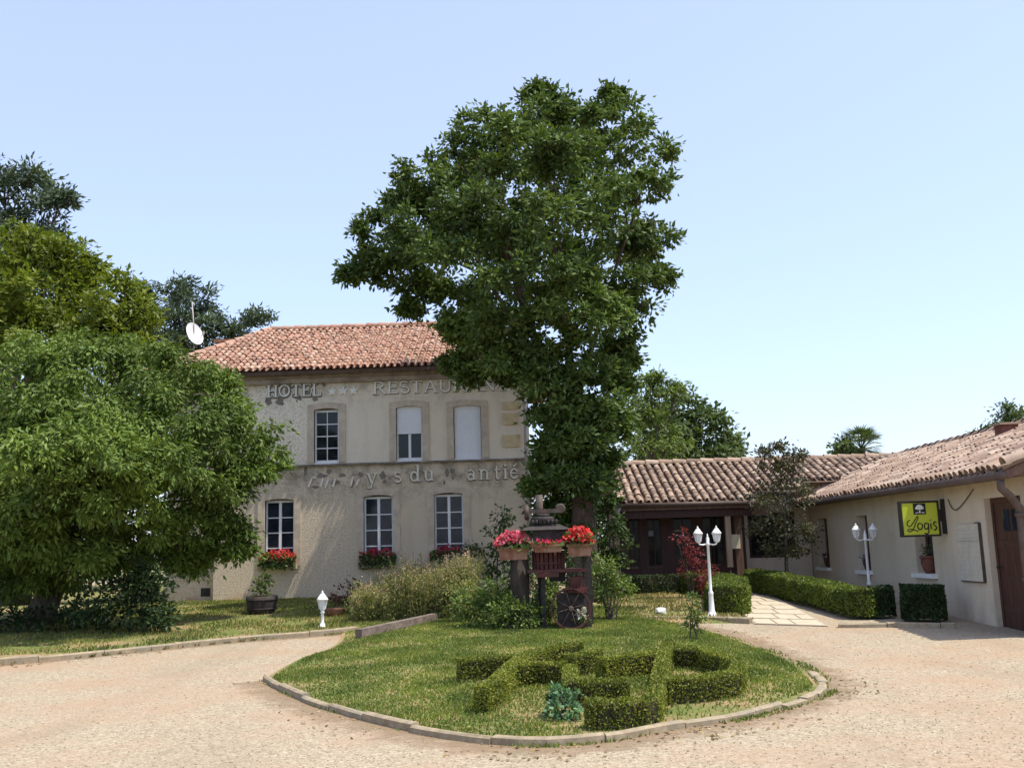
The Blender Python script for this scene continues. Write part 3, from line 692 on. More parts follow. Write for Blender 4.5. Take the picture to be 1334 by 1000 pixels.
# roof
ex0, ex1, ey0, ey1, ez = -10.5, .52, 26.52, 34.5, 6.52; rx0, rx1, ry, rz = -7.95, -1.9, 30.5, 8.5
rf = MB()
ev = np.array([0, ry-ey0, rz-ez]); Ls = np.linalg.norm(ev)
ins = lambda u, v: (u > (rx0-ex0)*v/Ls) and (u < (ex1-ex0)-(ex1-rx1)*v/Ls)
PT = dict(pitch=.183, expo=.29, rad=.066)
tiles(rf, (ex0, ey0, ez), (1, 0, 0), ev, ex1-ex0, Ls, ins, **PT)
evb = np.array([0, ry-ey1, rz-ez]); tiles(rf, (ex1, ey1, ez), (-1, 0, 0), evb, ex1-ex0, Ls, lambda u, v: (u > (ex1-rx1)*v/Ls) and (u < (ex1-ex0)-(rx0-ex0)*v/Ls), **PT)
evl = np.array([rx0-ex0, 0, rz-ez]); Ll = np.linalg.norm(evl); D_ = ey1-ey0
tiles(rf, (ex0, ey1, ez), (0, -1, 0), evl, D_, Ll, lambda u, v: (u > D_/2*v/Ll) and (u < D_-D_/2*v/Ll), **PT)
evr = np.array([rx1-ex1, 0, rz-ez]); Lr = np.linalg.norm(evr)
tiles(rf, (ex1, ey0, ez), (0, 1, 0), evr, D_, Lr, lambda u, v: (u > D_/2*v/Lr) and (u < D_-D_/2*v/Lr), **PT)
roof = rf.build('roof', M['tile'], hotel)
dk = MB(); c = [(ex0, ey0, ez-.02), (ex1, ey0, ez-.02), (ex1, ey1, ez-.02), (ex0, ey1, ez-.02)]; rr_ = [(rx0, ry, rz-.03), (rx1, ry, rz-.03)]
dk.add(c+rr_, [(0, 1, 5, 4), (1, 2, 5), (2, 3, 4, 5), (3, 0, 4), (3, 2, 1, 0)]); dk.box((ex0+.02, ey0+.03, ez-.13), (ex1-.02, ey0+.06, ez-.03)); dk.build('roof_deck', M['deck'], roof)
rt = MB(); ridge_tiles(rt, (rx0, ry, rz+.03), (rx1, ry, rz+.03))
for a, b_ in (((ex0, ey0), (rx0, ry)), ((ex1, ey0), (rx1, ry)), ((ex0, ey1), (rx0, ry)), ((ex1, ey1), (rx1, ry))): ridge_tiles(rt, (*a, ez+.03), (*b_, rz+.03))
rt.build('ridge_tiles', M['tile'], roof)
# chimney half hidden at the left hip
ch = MB(); cx, cy = -9.2, 30.6; ch.box((cx-.45, cy-.3, 6.9), (cx+.45, cy+.3, 8.15)); ch.box((cx-.5, cy-.35, 8.15), (cx+.5, cy+.35, 8.25)); ch.build('chimney', M['terra'], roof)
# downpipe at the right corner
dp = MB(); dp.tube([(XR-.1, FY-.08, EZ-.3), (XR-.1, FY-.12, 5.9), (XR-.1, FY-.12, .5)], .045, 8)
for z in (5.4, 4.2, 2.6, 1.2): dp.lathe([(.058, -.02), (.058, .02)], (XR-.1, FY-.12, z), 8)
dp.build('downpipe', M['zinc'], hotel, smooth=False)
for a, b_, c_, d_ in ((655, 523, 676, 533), (655, 538, 674, 553), (655, 566, 677, 582)):
    x0, z0, x1, z1 = rect(a, b_, c_, d_); MB().box((x0, FY-.012, z0), (x1, FY+.026, z1)).build('quoin', M['quoin'], hotel)
# windows
def arc(x0, x1, z, rise, n=8): return [(x0+(x1-x0)*i/n, z+rise*(1-(2*i/n-1)**2)) for i in range(n+1)]
def surround(mb, r, w, yw, out=.035, deep=.12, rise=.055, sill=True):
    x0, z0, x1, z1 = r; zs = z1-rise
    inn = [(x0, z0)]+arc(x0, x1, zs, rise*.85)+[(x1, z0)]; ou = [(x0-w, z0)]+arc(x0-w, x1+w, zs+w*.72, rise*1.2)+[(x1+w, z0)]
    k = len(inn); vs = []
    for y in (yw-out, yw+.02): vs += [(x, y, z) for x, z in inn]; vs += [(x, y, z) for x, z in ou]
    vs += [(x, yw+deep, z) for x, z in inn]
    f = []
    for i in range(k-1):
        f += [(i, i+1, k+i+1, k+i), (k+i, k+i+1, 3*k+i+1, 3*k+i), (i+1, i, 4*k+i, 4*k+i+1)]
    f += [(0, k, 3*k, 2*k), (k-1, 2*k-1, 4*k-1, 3*k-1)]
    mb.add(vs, f)
def window(parent, r, yw, kind, rows=4, sillw=.12, glass='glass', low=False):
    x0, z0, x1, z1 = r; w = MB(); y = yw+.13; fw = .045
    zt = z1-.05
    def bar(a, b_, c_, d_, o=0): w.box((a, y-.03-o, c_), (b_, y+.03, d_))
    bar(x0, x0+fw, z0, zt); bar(x1-fw, x1, z0, zt); bar(x0+fw, x1-fw, z0, z0+.07); bar(x0+fw, x1-fw, zt-.06, zt)
    xm = (x0+x1)/2
    if kind == 'casement':
        bar(xm-.036, xm+.036, z0+.07, zt-.06, .012)
    if kind == 'pair':
        bar(xm-.035, xm+.035, z0+.07, zt-.06, .012)
    if kind == 'dark':
        bar(xm-.011, xm+.011, z0+.07, zt-.06, -.012)
    if rows > 1 and kind != 'shut':
        for i in range(1, rows):
            z = z0+.07+(zt-z0-.13)*i/rows; bar(x0+fw, xm-.037, z-.014, z+.014, -.004); bar(xm+.037, x1-fw, z-.014, z+.014, -.004)
            if kind == 'dark': bar(xm-.037, xm-.0115, z-.014, z+.014, -.004); bar(xm+.0115, xm+.037, z-.014, z+.014, -.004)
    fr_ = w.build('window', M['whitewood'], parent)
    g = MB(); g.add([(x0+.02, y+.012, z0+.03), (x1-.02, y+.012, z0+.03), (x1-.02, y+.012, zt-.03), (x0+.02, y+.012, zt-.03)], [(0, 1, 2, 3)]); g.build('pane', M[glass], fr_)
    s_ = MB(); surround(s_, r, .19, yw); s_.build('surround', M['stone'], fr_)
    l = MB(); l.box((x0-sillw, yw-.14 if low else yw-.06, z0-.075), (x1+sillw, yw+.12, z0-.004)); l.build('sill', M['stone'] if low else M['whitewood'], fr_)
    return fr_, y
w1, _ = window(hotel, UP[0], FY+.03, 'dark', 4, -.03)
w2, y2 = window(hotel, UP[1], FY+.03, 'pair', 1, -.03)
w3, _ = window(hotel, UP[2], FY+.03, 'shut', 1, -.03)
def shut(fr_, r, zb):
    m_ = MB(); x0, z0, x1, z1 = r; z = zb
    while z < z1-.03:
        m_.box((x0+.02, y2-.072+.002*(int(z*100) % 2), z+.0005), (x1-.02, y2-.045, min(z+.0445, z1-.02))); z += .045
    m_.box((x0+.02, y2-.07, zb-.03), (x1-.02, y2-.04, zb)); m_.build('shutter', M['shutter'], fr_)
shut(w2, UP[1], fpt(533, 563)[1]); shut(w3, UP[2], UP[2][1]+.04)
for r in LO: window(hotel, r, FY, 'casement', 4, .1, 'glassblue', True)
fr_, _ = window(hotel, AW[0], AY, 'casement', 2, .1, 'glass', True)

# lettering: serif capitals and lower case drawn as strokes
def stroke_letter(ch):
    V = lambda x, w=.13, a=0, b=1: ('l', x, a, x, b, w)
    S = lambda x, y, h=.17, t=.055: ('l', x-h, y, x+h, y, t)
    Hh = lambda a, b, y, w=.065: ('l', a, y, b, y, w)
    t = {
     'H': (.85, [V(.17), V(.68), Hh(.17, .68, .52), S(.17, .03), S(.17, .97), S(.68, .03), S(.68, .97)]),
     'O': (.92, [('a', .46, .5, .36, .46, 0, 360, .10)]),
     'Ô': (.92, [('a', .46, .5, .36, .46, 0, 360, .10), ('l', .32, 1.1, .46, 1.24, .06), ('l', .46, 1.24, .60, 1.1, .06)]),
     'T': (.78, [V(.39), Hh(.06, .72, .96, .075), ('l', .08, .80, .08, .96, .05), ('l', .70, .80, .70, .96, .05), S(.39, .03)]),
     'E': (.74, [V(.18), Hh(.10, .64, .96), Hh(.18, .52, .52), Hh(.10, .66, .035), ('l', .63, .8, .63, .96, .05), ('l', .65, .03, .65, .22, .05), ('l', .52, .42, .52, .62, .045)]),
     'L': (.72, [V(.18), S(.18, .97), Hh(.08, .66, .035), ('l', .65, .03, .65, .25, .05)]),
     'R': (.85, [V(.18), S(.18, .03), S(.14, .97, .1), ('a', .38, .74, .26, .23, -90, 90, .10), Hh(.18, .40, .97, .06), Hh(.18, .40, .50, .06), ('l', .42, .5, .74, .03, .13), S(.76, .03, .1)]),
     'S': (.66, [('a', .33, .74, .24, .22, 40, 270, .09), ('a', .33, .27, .26, .24, -140, 90, .09)]),
     'A': (.88, [('l', .12, .03, .42, .97, .07), ('l', .44, .97, .74, .03, .13), Hh(.24, .62, .36, .06), S(.13, .03, .12), S(.75, .03, .13)]),
     'U': (.85, [('l', .17, .3, .17, 1, .13), ('l', .68, .3, .68, 1, .07), ('a', .425, .3, .255, .27, 180, 360, .10), S(.17, .97), S(.68, .97, .14)]),
     'N': (.88, [V(.16, .07), ('l', .16, .97, .68, .03, .13), V(.70, .07), S(.14, .97, .13), S(.16, .03, .13), S(.70, .97, .13)]),
     'y': (.62, [('l', .10, .62, .32, .04, .12), ('l', .54, .62, .26, -.22, .07), ('a', .17, -.2, .10, .09, -160, 0, .07), S(.10, .64, .12), S(.53, .64, .1)]),
     's': (.50, [('a', .25, .48, .16, .15, 30, 270, .08), ('a', .25, .17, .18, .16, -150, 90, .09)]),
     'd': (.66, [('a', .28, .31, .20, .29, 0, 360, .10), V(.50, .12, 0, 1.05), S(.44, 1.02, .09), S(.55, .03, .08)]),
     'u': (.68, [('l', .14, .2, .14, .63, .12), ('a', .30, .2, .16, .18, 180, 330, .09), V(.50, .12, 0, .63), S(.09, .61, .08), S(.46, .61, .08), S(.57, .03, .08)]),
     'a': (.60, [('a', .25, .18, .17, .17, 0, 360, .09), V(.44, .12, 0, .45), ('a', .28, .45, .16, .17, 0, 150, .08), S(.50, .03, .07)]),
     'n': (.68, [V(.15, .12, 0, .63), ('a', .34, .42, .17, .20, 0, 150, .09), V(.51, .12, 0, .42), S(.15, .03, .12), S(.52, .03, .12), S(.10, .62, .08)]),
     't': (.42, [V(.2, .11, .1, .85), Hh(.04, .40, .61, .06), ('a', .28, .12, .09, .1, 180, 340, .08)]),
     'i': (.34, [V(.17, .12, 0, .63), S(.17, .03, .12), S(.13, .61, .07), ('l', .17, .8, .17, .92, .13)]),
     'é': (.58, [('a', .28, .31, .21, .29, 20, 330, .09), Hh(.10, .48, .33, .06), ('l', .26, .74, .42, .95, .08)]),
     'e': (.58, [('a', .28, .31, .21, .29, 20, 330, .09), Hh(.10, .48, .33, .06)]),
     'P': (.75, [V(.18), S(.18, .03), S(.14, .97, .1), ('a', .38, .72, .26, .25, -90, 90, .10), Hh(.18, .40, .97, .06), Hh(.18, .40, .47, .06)]),
     'l': (.32, [V(.16, .12, 0, 1.03), S(.16, .03, .12), S(.11, 1.0, .07)])}
    return t[ch]
LC = [0]
def put_letter(mb, ch, ox, oz, h, yf, th=.035, sx=1.0, fat=0):
    adv, st = stroke_letter(ch)
    for s_ in st:
        if s_[0] == 'l': pts = [(s_[1], s_[2]), (s_[3], s_[4])]; w = s_[5]
        else:
            n_ = max(4, int(abs(s_[6]-s_[5])/22)); pts = [(s_[1]+s_[3]*math.cos(R(s_[5]+(s_[6]-s_[5])*i/n_)), s_[2]+s_[4]*math.sin(R(s_[5]+(s_[6]-s_[5])*i/n_))) for i in range(n_+1)]; w = s_[7]
        P_ = np.array([(p[0]*h*sx, p[1]*h) for p in pts]); T_ = nrm(np.gradient(P_, axis=0)); Nn = np.stack([-T_[:, 1], T_[:, 0]], 1)*(w*h/2+fat)
        P_ = np.vstack([P_[:1]-T_[:1]*fat, P_[1:-1], P_[-1:]+T_[-1:]*fat])
        LC[0] += 1; yy_ = yf-th-(LC[0] % 7)*.0011
        a, b_ = P_+Nn, P_-Nn; k = len(P_)
        vs = [(ox+p[0], yy_, oz+p[1]) for p in a]+[(ox+p[0], yy_, oz+p[1]) for p in b_]+[(ox+p[0], yf+.004, oz+p[1]) for p in a]+[(ox+p[0], yf+.004, oz+p[1]) for p in b_]
        f = []
        for i in range(k-1): f += [(i, i+1, k+i+1, k+i), (i+1, i, 2*k+i, 2*k+i+1), (k+i, k+i+1, 3*k+i+1, 3*k+i)]
        f += [(0, k, 3*k, 2*k), (2*k-1, k-1, 3*k-1, 4*k-1)]
        mb.add(vs, f)
    return adv*h*sx
def word(text, pxl, pxr, pyb, h, yw, mat, name, parent, fat=.018):
    x0, z = fpt(pxl, pyb); x1, z1 = fpt(pxr, pyb-.028*(pxr-pxl)); tot = sum(stroke_letter(c)[0] for c in text)*h; sx = (x1-x0)/tot
    x = x0
    for ch_ in text:
        mb = MB(); put_letter(mb, ch_, x+.006, z-.018, h, yw, .002, sx, fat*(1+.6*random.random())); mb.build('letter_stain_and_shade', M['ghost'], parent)  # dark copy under each letter: dirt outline plus painted thin shade
        mb = MB(); x += put_letter(mb, ch_, x, z, h, yw, .05, sx); mb.build(name, M[mat], parent)
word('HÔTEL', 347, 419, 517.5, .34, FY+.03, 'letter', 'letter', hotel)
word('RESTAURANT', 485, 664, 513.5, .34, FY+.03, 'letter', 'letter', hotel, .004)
for px in (433, 447, 461):
    x, z = fpt(px, 509.5-(px-433)*.028); mb = MB()
    pts = [((.15 if i % 2 == 0 else .062)*math.sin(i*math.pi/5), (.15 if i % 2 == 0 else .062)*math.cos(i*math.pi/5)) for i in range(10)]
    vs = [(x+a, FY-.01, z+b_) for a, b_ in pts]+[(x+a, FY+.034, z+b_) for a, b_ in pts]+[(x, FY-.022, z)]
    mb.add(vs, [(i, (i+1) % 10, 20) for i in range(10)]+[(i, i+10, (i+1) % 10+10, (i+1) % 10) for i in range(10)]).build('star', M['letter'], hotel)
mb = MB()
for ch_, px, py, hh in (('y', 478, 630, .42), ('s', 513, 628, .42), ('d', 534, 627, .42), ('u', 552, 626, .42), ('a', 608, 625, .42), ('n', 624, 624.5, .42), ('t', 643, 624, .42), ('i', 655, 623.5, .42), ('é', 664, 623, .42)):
    x, z = fpt(px, py); mb = MB(); put_letter(mb, ch_, x-.012, z-.02, hh, FY, .0085, 1.05, .008); mb.build('letter_stain_and_shade', M['ghost'], hotel); mb = MB(); put_letter(mb, ch_, x, z, hh, FY, .05, 1.05); mb.build('letter', M['letterlow'], hotel)  # dark copies set down-left paint the shade of the faded letters
for a in ((402, 634, 407, 622), (406, 622, 412, 622), (418, 634, 421, 622), (424, 635, 428, 624), (434, 634, 437, 623), (457, 633, 460, 621), (464, 632, 468, 624)):
    p, q = fpt(a[0], a[1]), fpt(a[2], a[3]); MB().bar((p[0], FY-.016, p[1]), (q[0], FY-.016, q[1]), .04, .05).build('letter_fragment', M['letterlow'], hotel)
# glue stains where letters have fallen off
BO = [.003]
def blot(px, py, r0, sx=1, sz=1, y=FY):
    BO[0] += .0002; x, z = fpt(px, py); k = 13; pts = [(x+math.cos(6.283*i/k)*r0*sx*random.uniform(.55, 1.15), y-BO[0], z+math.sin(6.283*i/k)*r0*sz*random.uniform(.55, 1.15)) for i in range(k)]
    MB().add([(x, y-BO[0], z)]+pts, [(0, (i+1) % k+1, i+1) for i in range(k)]).build('glue_stain_and_shade', M['ghost'], hotel)
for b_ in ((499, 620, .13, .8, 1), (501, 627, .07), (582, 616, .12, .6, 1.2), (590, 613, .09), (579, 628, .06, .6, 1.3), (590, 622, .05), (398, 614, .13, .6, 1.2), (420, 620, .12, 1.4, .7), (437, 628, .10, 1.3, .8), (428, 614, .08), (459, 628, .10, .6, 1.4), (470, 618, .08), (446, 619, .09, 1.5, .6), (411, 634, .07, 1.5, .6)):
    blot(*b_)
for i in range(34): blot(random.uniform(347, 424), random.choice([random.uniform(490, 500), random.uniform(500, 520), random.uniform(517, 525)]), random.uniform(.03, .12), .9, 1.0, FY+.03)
# satellite dish with mast aerial on the roof
dx, dz = atY(251, 436, 29.5)[0], atY(251, 436, 29.5)[2]
dish = thing('satellite_dish', (dx, 29.5, dz-.6), 'white satellite dish on a mast at the left hip of the red roof', 'satellite dish')
mb = MB(); prof = [(r_*.37, .10*r_*r_) for r_ in np.linspace(0.02, 1, 8)]
ax = nrm(np.array([.80, -.48, .30])); e1 = nrm(np.cross(ax, (0, 0, 1))); e2 = np.cross(e1, ax); vs = []
for r_, h in prof:
    for j in range(20): g = 6.283*j/20; vs.append(np.array([dx, 29.5, dz])+ax*h+e1*math.cos(g)*r_*.85+e2*math.sin(g)*r_)
mb.add(vs, [(i*20+j, i*20+(j+1) % 20, (i+1)*20+(j+1) % 20, (i+1)*20+j) for i in range(7) for j in range(20)]); mb.build('reflector', M['whitemetal'], dish, smooth=True)
mb = MB(); b0 = np.array([dx, 29.5, dz]); mb.tube([b0+e2*-.4, b0+ax*.45-e2*.15], .012, 6); mb.lathe([(.035, -.05), (.035, .05)], b0+ax*.45-e2*.15, 8); mb.build('feed_arm', M['zinc'], dish)
mb = MB(); mb.tube([(dx+.02, 29.55, dz-.75), (dx+.02, 29.55, dz+.2), (dx-.06, 29.55, dz+1.05)], .018, 6); mb.build('mast', M['zinc'], dish)

#@@GALLERY
# ------------------------------------------------------------------ gallery
GY = 25.0
gal = thing('gallery_building', (2.3, 26.2, .35), 'low dark red timber gallery with old tile roof beside the cream wing', 'gallery')
gx0, gx1 = 2.22, 5.55; gs = .343; ge = 2.58; rY = 28.5; rZ = ge+gs*(rY-GY)
gxe = 11.5
rf = MB(); evg = np.array([0, rY-GY, rZ-ge]); Lg = np.linalg.norm(evg)
def gin(u, v):
    x = gx0+u; y = GY+v*(rY-GY)/Lg
    if x > gx1 and y < 25.75: return False
    if x > 7.0 and y < 26.45: return False
    return True
tiles(rf, (gx0, GY, ge), (1, 0, 0), evg, gxe-gx0, Lg, gin, .207, .27, .072, rough=.007, lift=.022, lip=.008, tp=.96)
tiles(rf, (gxe, 2*rY-GY, ge), (-1, 0, 0), (0, GY-rY, rZ-ge), gxe-gx0, Lg, None, .207, .27, .072)
gr = rf.build('roof', M['darktile'], gal)
rt = MB(); ridge_tiles(rt, (gx0-.05, rY, rZ+.04), (gxe, rY, rZ+.03), .10); ridge_tiles(rt, (gx0-.02, GY-.02, ge+.06), (gx0-.02, rY, rZ+.06), .10)
rt.build('ridge_tiles', M['darktile'], gr)
dk = MB(); zf = lambda y: ge+gs*(y-GY)-.02
dk.add([(gx0-.05, GY, zf(GY)), (gx1, GY, zf(GY)), (gx1, rY, zf(rY)), (gx0-.05, rY, zf(rY))], [(0, 1, 2, 3)])
dk.add([(gx1, 25.7, zf(25.7)), (7.05, 25.7, zf(25.7)), (7.05, rY, zf(rY)), (gx1, rY, zf(rY))], [(0, 1, 2, 3)])
dk.add([(7.05, 26.4, zf(26.4)), (gxe, 26.4, zf(26.4)), (gxe, rY, zf(rY)), (7.05, rY, zf(rY))], [(0, 1, 2, 3)])
dk.add([(gx0-.05, rY, zf(rY)), (gxe, rY, zf(rY)), (gxe, 2*rY-GY, zf(GY)), (gx0-.05, 2*rY-GY, zf(GY))], [(0, 1, 2, 3)])
dk.add([(gx0-.051, GY, zf(GY)), (gx0-.051, rY, zf(rY)), (gx0-.051, 2*rY-GY, zf(GY))], [(0, 1, 2)])
dk.build('roof_deck', M['deck'], gr)
fb = MB(); fb.box((gx0-.06, GY+.02, ge-.19), (gx1+.02, GY+.06, ge-.03)); fb.box((gx1+.02, 25.72, zf(25.7)-.17), (7.3, 25.76, zf(25.7)-.01)); fb.box((gx1-.01, GY+.06, ge-.19), (gx1+.02, 25.715, ge+.0)); fb.build('fascia', M['brownwood'], gal)
gt = MB(); gt.tube([(gx0-.08, GY-.04, ge-.05), (gx1+.06, GY-.04, ge-.065)], .06, 10); gt.tube([(gx1+.1, 25.66, zf(25.7)-.03), (7.0, 25.66, zf(25.7)-.03)], .05, 8); gt.build('gutter', M['gutter'], gal)
bm_ = MB(); bm_.box((gx0, GY+.12, ge-.38), (gx1+.4, GY+.30, ge-.20)); bm_.build('beam', M['redwood'], gal)
dp = MB(); x = atY(805, 700, GY)[0]; dp.tube([(x+.08, GY-.04, ge-.1), (x, GY+.03, ge-.3), (x, GY+.05, .45)], .038, 8); dp.build('downpipe', M['zinc'], gal)
xp = atY(949, 700, GY+.2)[0]
pst = MB(); pst.box((xp-.065, GY+.14, .95), (xp+.065, GY+.27, ge-.38)); pst.build('post', M['postwood'], gal)
pst = MB(); pst.tube([(xp, GY+.205, .4), (xp, GY+.205, .95)], .03, 8); pst.build('post_foot', M['darkiron'], gal)
pst = MB(); xq = atY(962, 700, GY+.75)[0]; pst.box((xq-.09, GY+.7, .4), (xq+.09, GY+.85, ge-.2)); pst.build('post', M['brownwood'], gal)
sl_ = MB(); sl_.box((gx0-.1, 24.75, .3), (gx1+.3, 27.9, .50)); sl_.build('floor_slab', M['kerb'], gal)
st_ = MB(); st_.box((gx0-.15, 24.35, .3), (gx0+.75, 24.745, .42)); st_.build('step', M['kerb'], gal)
# glazed front
WYG = 26.2
bx_ = [atY(p, 700, WYG)[0] for p in (815, 836, 856, 872, 904, 918, 950, 958)]
wl = MB()
xa, xb = gx0+.02, gx1-.05
edges = [xa, *[atY(p, 700, WYG)[0] for p in (818, 834, 842, 862, 876, 904, 914, 944)], xb]
for i in range(0, 10, 2): wl.box((edges[i], WYG-.05, .5), (edges[i+1], WYG+.05, 2.75))
for i in range(1, 9, 2):
    wl.box((edges[i], WYG-.035, .5), (edges[i+1], WYG+.035, .98)); wl.box((edges[i], WYG-.035, 2.42), (edges[i+1], WYG+.035, 2.75))
wl.box((xa, WYG+.06, .5), (xa+.06, 29.5, 3.2)); wl.box((xb-.06, WYG+.06, .5), (xb, 29.5, 3.2)); wl.build('timber_wall', M['redwood'], gal)
for i in range(1, 9, 2):
    a, b_ = edges[i], edges[i+1]; w = MB()
    w.box((a, WYG-.03, .982), (a+.04, WYG+.03, 2.418)); w.box((b_-.04, WYG-.03, .982), (b_, WYG+.03, 2.418)); w.box((a+.04, WYG-.03, .982), (b_-.04, WYG+.03, 1.03)); w.box((a+.04, WYG-.03, 2.37), (b_-.04, WYG+.03, 2.418))
    xm = (a+b_)/2; w.box((xm-.012, WYG-.02, 1.03), (xm+.012, WYG+.02, 2.37))
    for z in (1.45, 1.92): w.box((a+.04, WYG-.018, z-.012), (xm-.0125, WYG+.018, z+.012)); w.box((xm+.0125, WYG-.018, z-.012), (b_-.04, WYG+.018, z+.012))
    f_ = w.build('window', M['redwood'], gal)
    g = MB(); g.add([(a+.03, WYG+.008, 1.02), (b_-.03, WYG+.008, 1.02), (b_-.03, WYG+.008, 2.39), (a+.03, WYG+.008, 2.39)], [(0, 1, 2, 3)]); g.build('pane', M['glassdark'], f_)
    if i in (3, 5):
        c_ = MB(); c_.add([(a+.06, WYG-.003, 1.62+.05*i), (a+.06+(b_-a)*.36, WYG-.003, 1.62+.05*i), (a+.06+(b_-a)*.36, WYG-.003, 1.92), (a+.06, WYG-.003, 1.92)], [(0, 1, 2, 3)]); c_.build('notice', M['curtain'], f_)
# right part: low cream wall with dark openings
rw = MB(); RY = 26.9
rw.box((xb+.01, RY, .3), (7.38, RY+.2, 1.12)); rw.box((xb+.01, RY, 2.3), (7.38, RY+.2, 3.05)); rw.box((xb+.01, RY, 1.12), (xb+.25, RY+.2, 2.3)); rw.box((7.0, RY, 1.12), (7.38, RY+.2, 2.3)); rw.build('parapet_wall', M['wing'], gal)
w = MB(); w.box((xb+.25, RY+.05, 1.12), (6.99, RY+.11, 1.19)); w.box((xb+.25, RY+.05, 2.23), (6.99, RY+.11, 2.3))
for x in (xb+.25, 6.15, 6.92): w.box((x, RY+.05, 1.19), (x+.07, RY+.11, 2.23))
f_ = w.build('window', M['redwood'], gal); g = MB(); g.add([(xb+.26, RY+.08, 1.15), (6.98, RY+.08, 1.15), (6.98, RY+.08, 2.28), (xb+.26, RY+.08, 2.28)], [(0, 1, 2, 3)]); g.build('pane', M['glassdark'], f_)
nb = MB(); a = atY(951, 696, GY+.66); b_ = atY(965, 714, GY+.66); nb.box((a[0], GY+.66, b_[2]), (b_[0], GY+.69, a[2])); tag(nb.build('notice_board', M['cream'], loc=(a[0], GY+.66, b_[2])), 'small cream notice board fixed to the brown gallery post', 'notice board')

#@@WING
# ------------------------------------------------------------------ white wing on the right
WX = 7.4
wing = thing('wing_building', (WX, 15.2, 0), 'low cream wing with old tile roof and brown door at the right', 'building')
wy0, wy1 = 15.1, 27.2; we = 2.52; wex = 7.02; wrx = 9.9; wrz = 3.66; ws = (wrz-we)/(wrx-wex)
def wsec(px0, pyt, px1, pyb):
    ys = [atX(px0, (pyt+pyb)/2, WX)[1], atX(px1, (pyt+pyb)/2, WX)[1]]; xm = (px0+px1)/2
    return min(ys), atX(xm, pyb, WX)[2], max(ys), atX(xm, pyt, WX)[2]
NW = [wsec(1066, 675, 1079, 738), wsec(1118, 671, 1132, 742), wsec(1192, 668, 1215, 746)]
DO = wsec(1284, 646, 1323, 829); DO = (15.32, -.02, 16.55, 2.15)
mb = MB(); wall_open(mb, wy0, wy1, -.1, we+.14, NW+[DO], 0, .30, xf=lambda s, o, z: (WX-o, s, z))
mb.add([(WX, wy0, -.1), (WX+5, wy0, -.1), (WX+5, wy0, we+.1), (wrx, wy0, wrz-.05), (WX, wy0, we+.14)], [(0, 1, 2, 3, 4)])
mb.add([(WX, wy1, -.1), (WX+5, wy1, -.1), (WX+5, wy1, we+.1), (wrx, wy1, wrz-.05), (WX, wy1, we+.14)], [(4, 3, 2, 1, 0)])
mb.add([(WX+5, wy0, -.1), (WX+5, wy1, -.1), (WX+5, wy1, we+.1), (WX+5, wy0, we+.1)], [(0, 1, 2, 3)])
mb.build('wall', M['wing'], wing)
rf = MB(); evw = np.array([wrx-wex, 0, wrz-we]); Lw = np.linalg.norm(evw); ry0, ry1 = 14.85, 26.6
tiles(rf, (wex, ry1, we), (0, -1, 0), evw, ry1-ry0, Lw, None, .205, .28, .076, rough=.008, lip=.006, tp=.97)
tiles(rf, (2*wrx-wex, ry0, we), (0, 1, 0), (-(wrx-wex), 0, wrz-we), ry1-ry0, Lw, None, .215, .35, .08)
wr = rf.build('roof', M['oldtile'], wing)
rt = MB(); ridge_tiles(rt, (wrx, ry0, wrz+.04), (wrx, ry1, wrz+.04), .11)
for yv in (ry0, ry1): ridge_tiles(rt, (wex, yv, we+.07), (wrx, yv, wrz+.07), .095)
rt.build('ridge_tiles', M['oldtile'], wr)
dk = MB(); dk.add([(wex, ry0, we-.02), (wex, ry1, we-.02), (wrx, ry1, wrz-.02), (wrx, ry0, wrz-.02)], [(0, 1, 2, 3)]); dk.add([(2*wrx-wex, ry0, we-.02), (2*wrx-wex, ry1, we-.02), (wrx, ry1, wrz-.02), (wrx, ry0, wrz-.02)], [(3, 2, 1, 0)]); dk.build('roof_deck', M['deck'], wr)
fb = MB(); fb.box((wex+.05, ry0+.05, we-.10), (WX-.003, ry1-.05, we-.06)); s = ry0+.2
while s < ry1: fb.box((wex+.06, s, we-.055), (WX-.003, s+.06, we+.0)); s += .45
fb.bar((wex, ry0+.03, we-.08), (wrx, ry0+.03, wrz-.08), .03, .14); fb.build('soffit', M['brownwood'], wing)
gt = MB(); gt.tube([(wex-.05, ry0, we-.09), (wex-.05, ry1, we-.06)], .068, 10); gt.build('gutter', M['gutter'], wing, smooth=True)
dp = MB(); dp.tube([(wex-.05, ry0+.12, we-.14), (wex-.04, ry0+.14, we-.28), (wex+.12, ry0+.22, we-.40), (WX-.09, wy0+.10, we-.56), (WX-.085, wy0+.10, we-.9), (WX-.085, wy0+.10, .02)], .06, 10)
for z in (1.85, .9): dp.lathe([(.075, -.03), (.075, .03)], (WX-.085, wy0+.10, z), 10)
dp.build('downpipe', M['gutter'], wing, smooth=False)
ct = MB(); x, y = 9.35, 19.6; z = 3.2; ct.box((x-.16, y-.16, z), (x+.16, y+.16, z+.46)); tp = ct.build('chimney', M['terradark'], wr); ct = MB(); ct.box((x-.21, y-.21, z+.46), (x+.20, y+.20, z+.50)); ct.build('chimney_cap', M['oldtile'], tp)
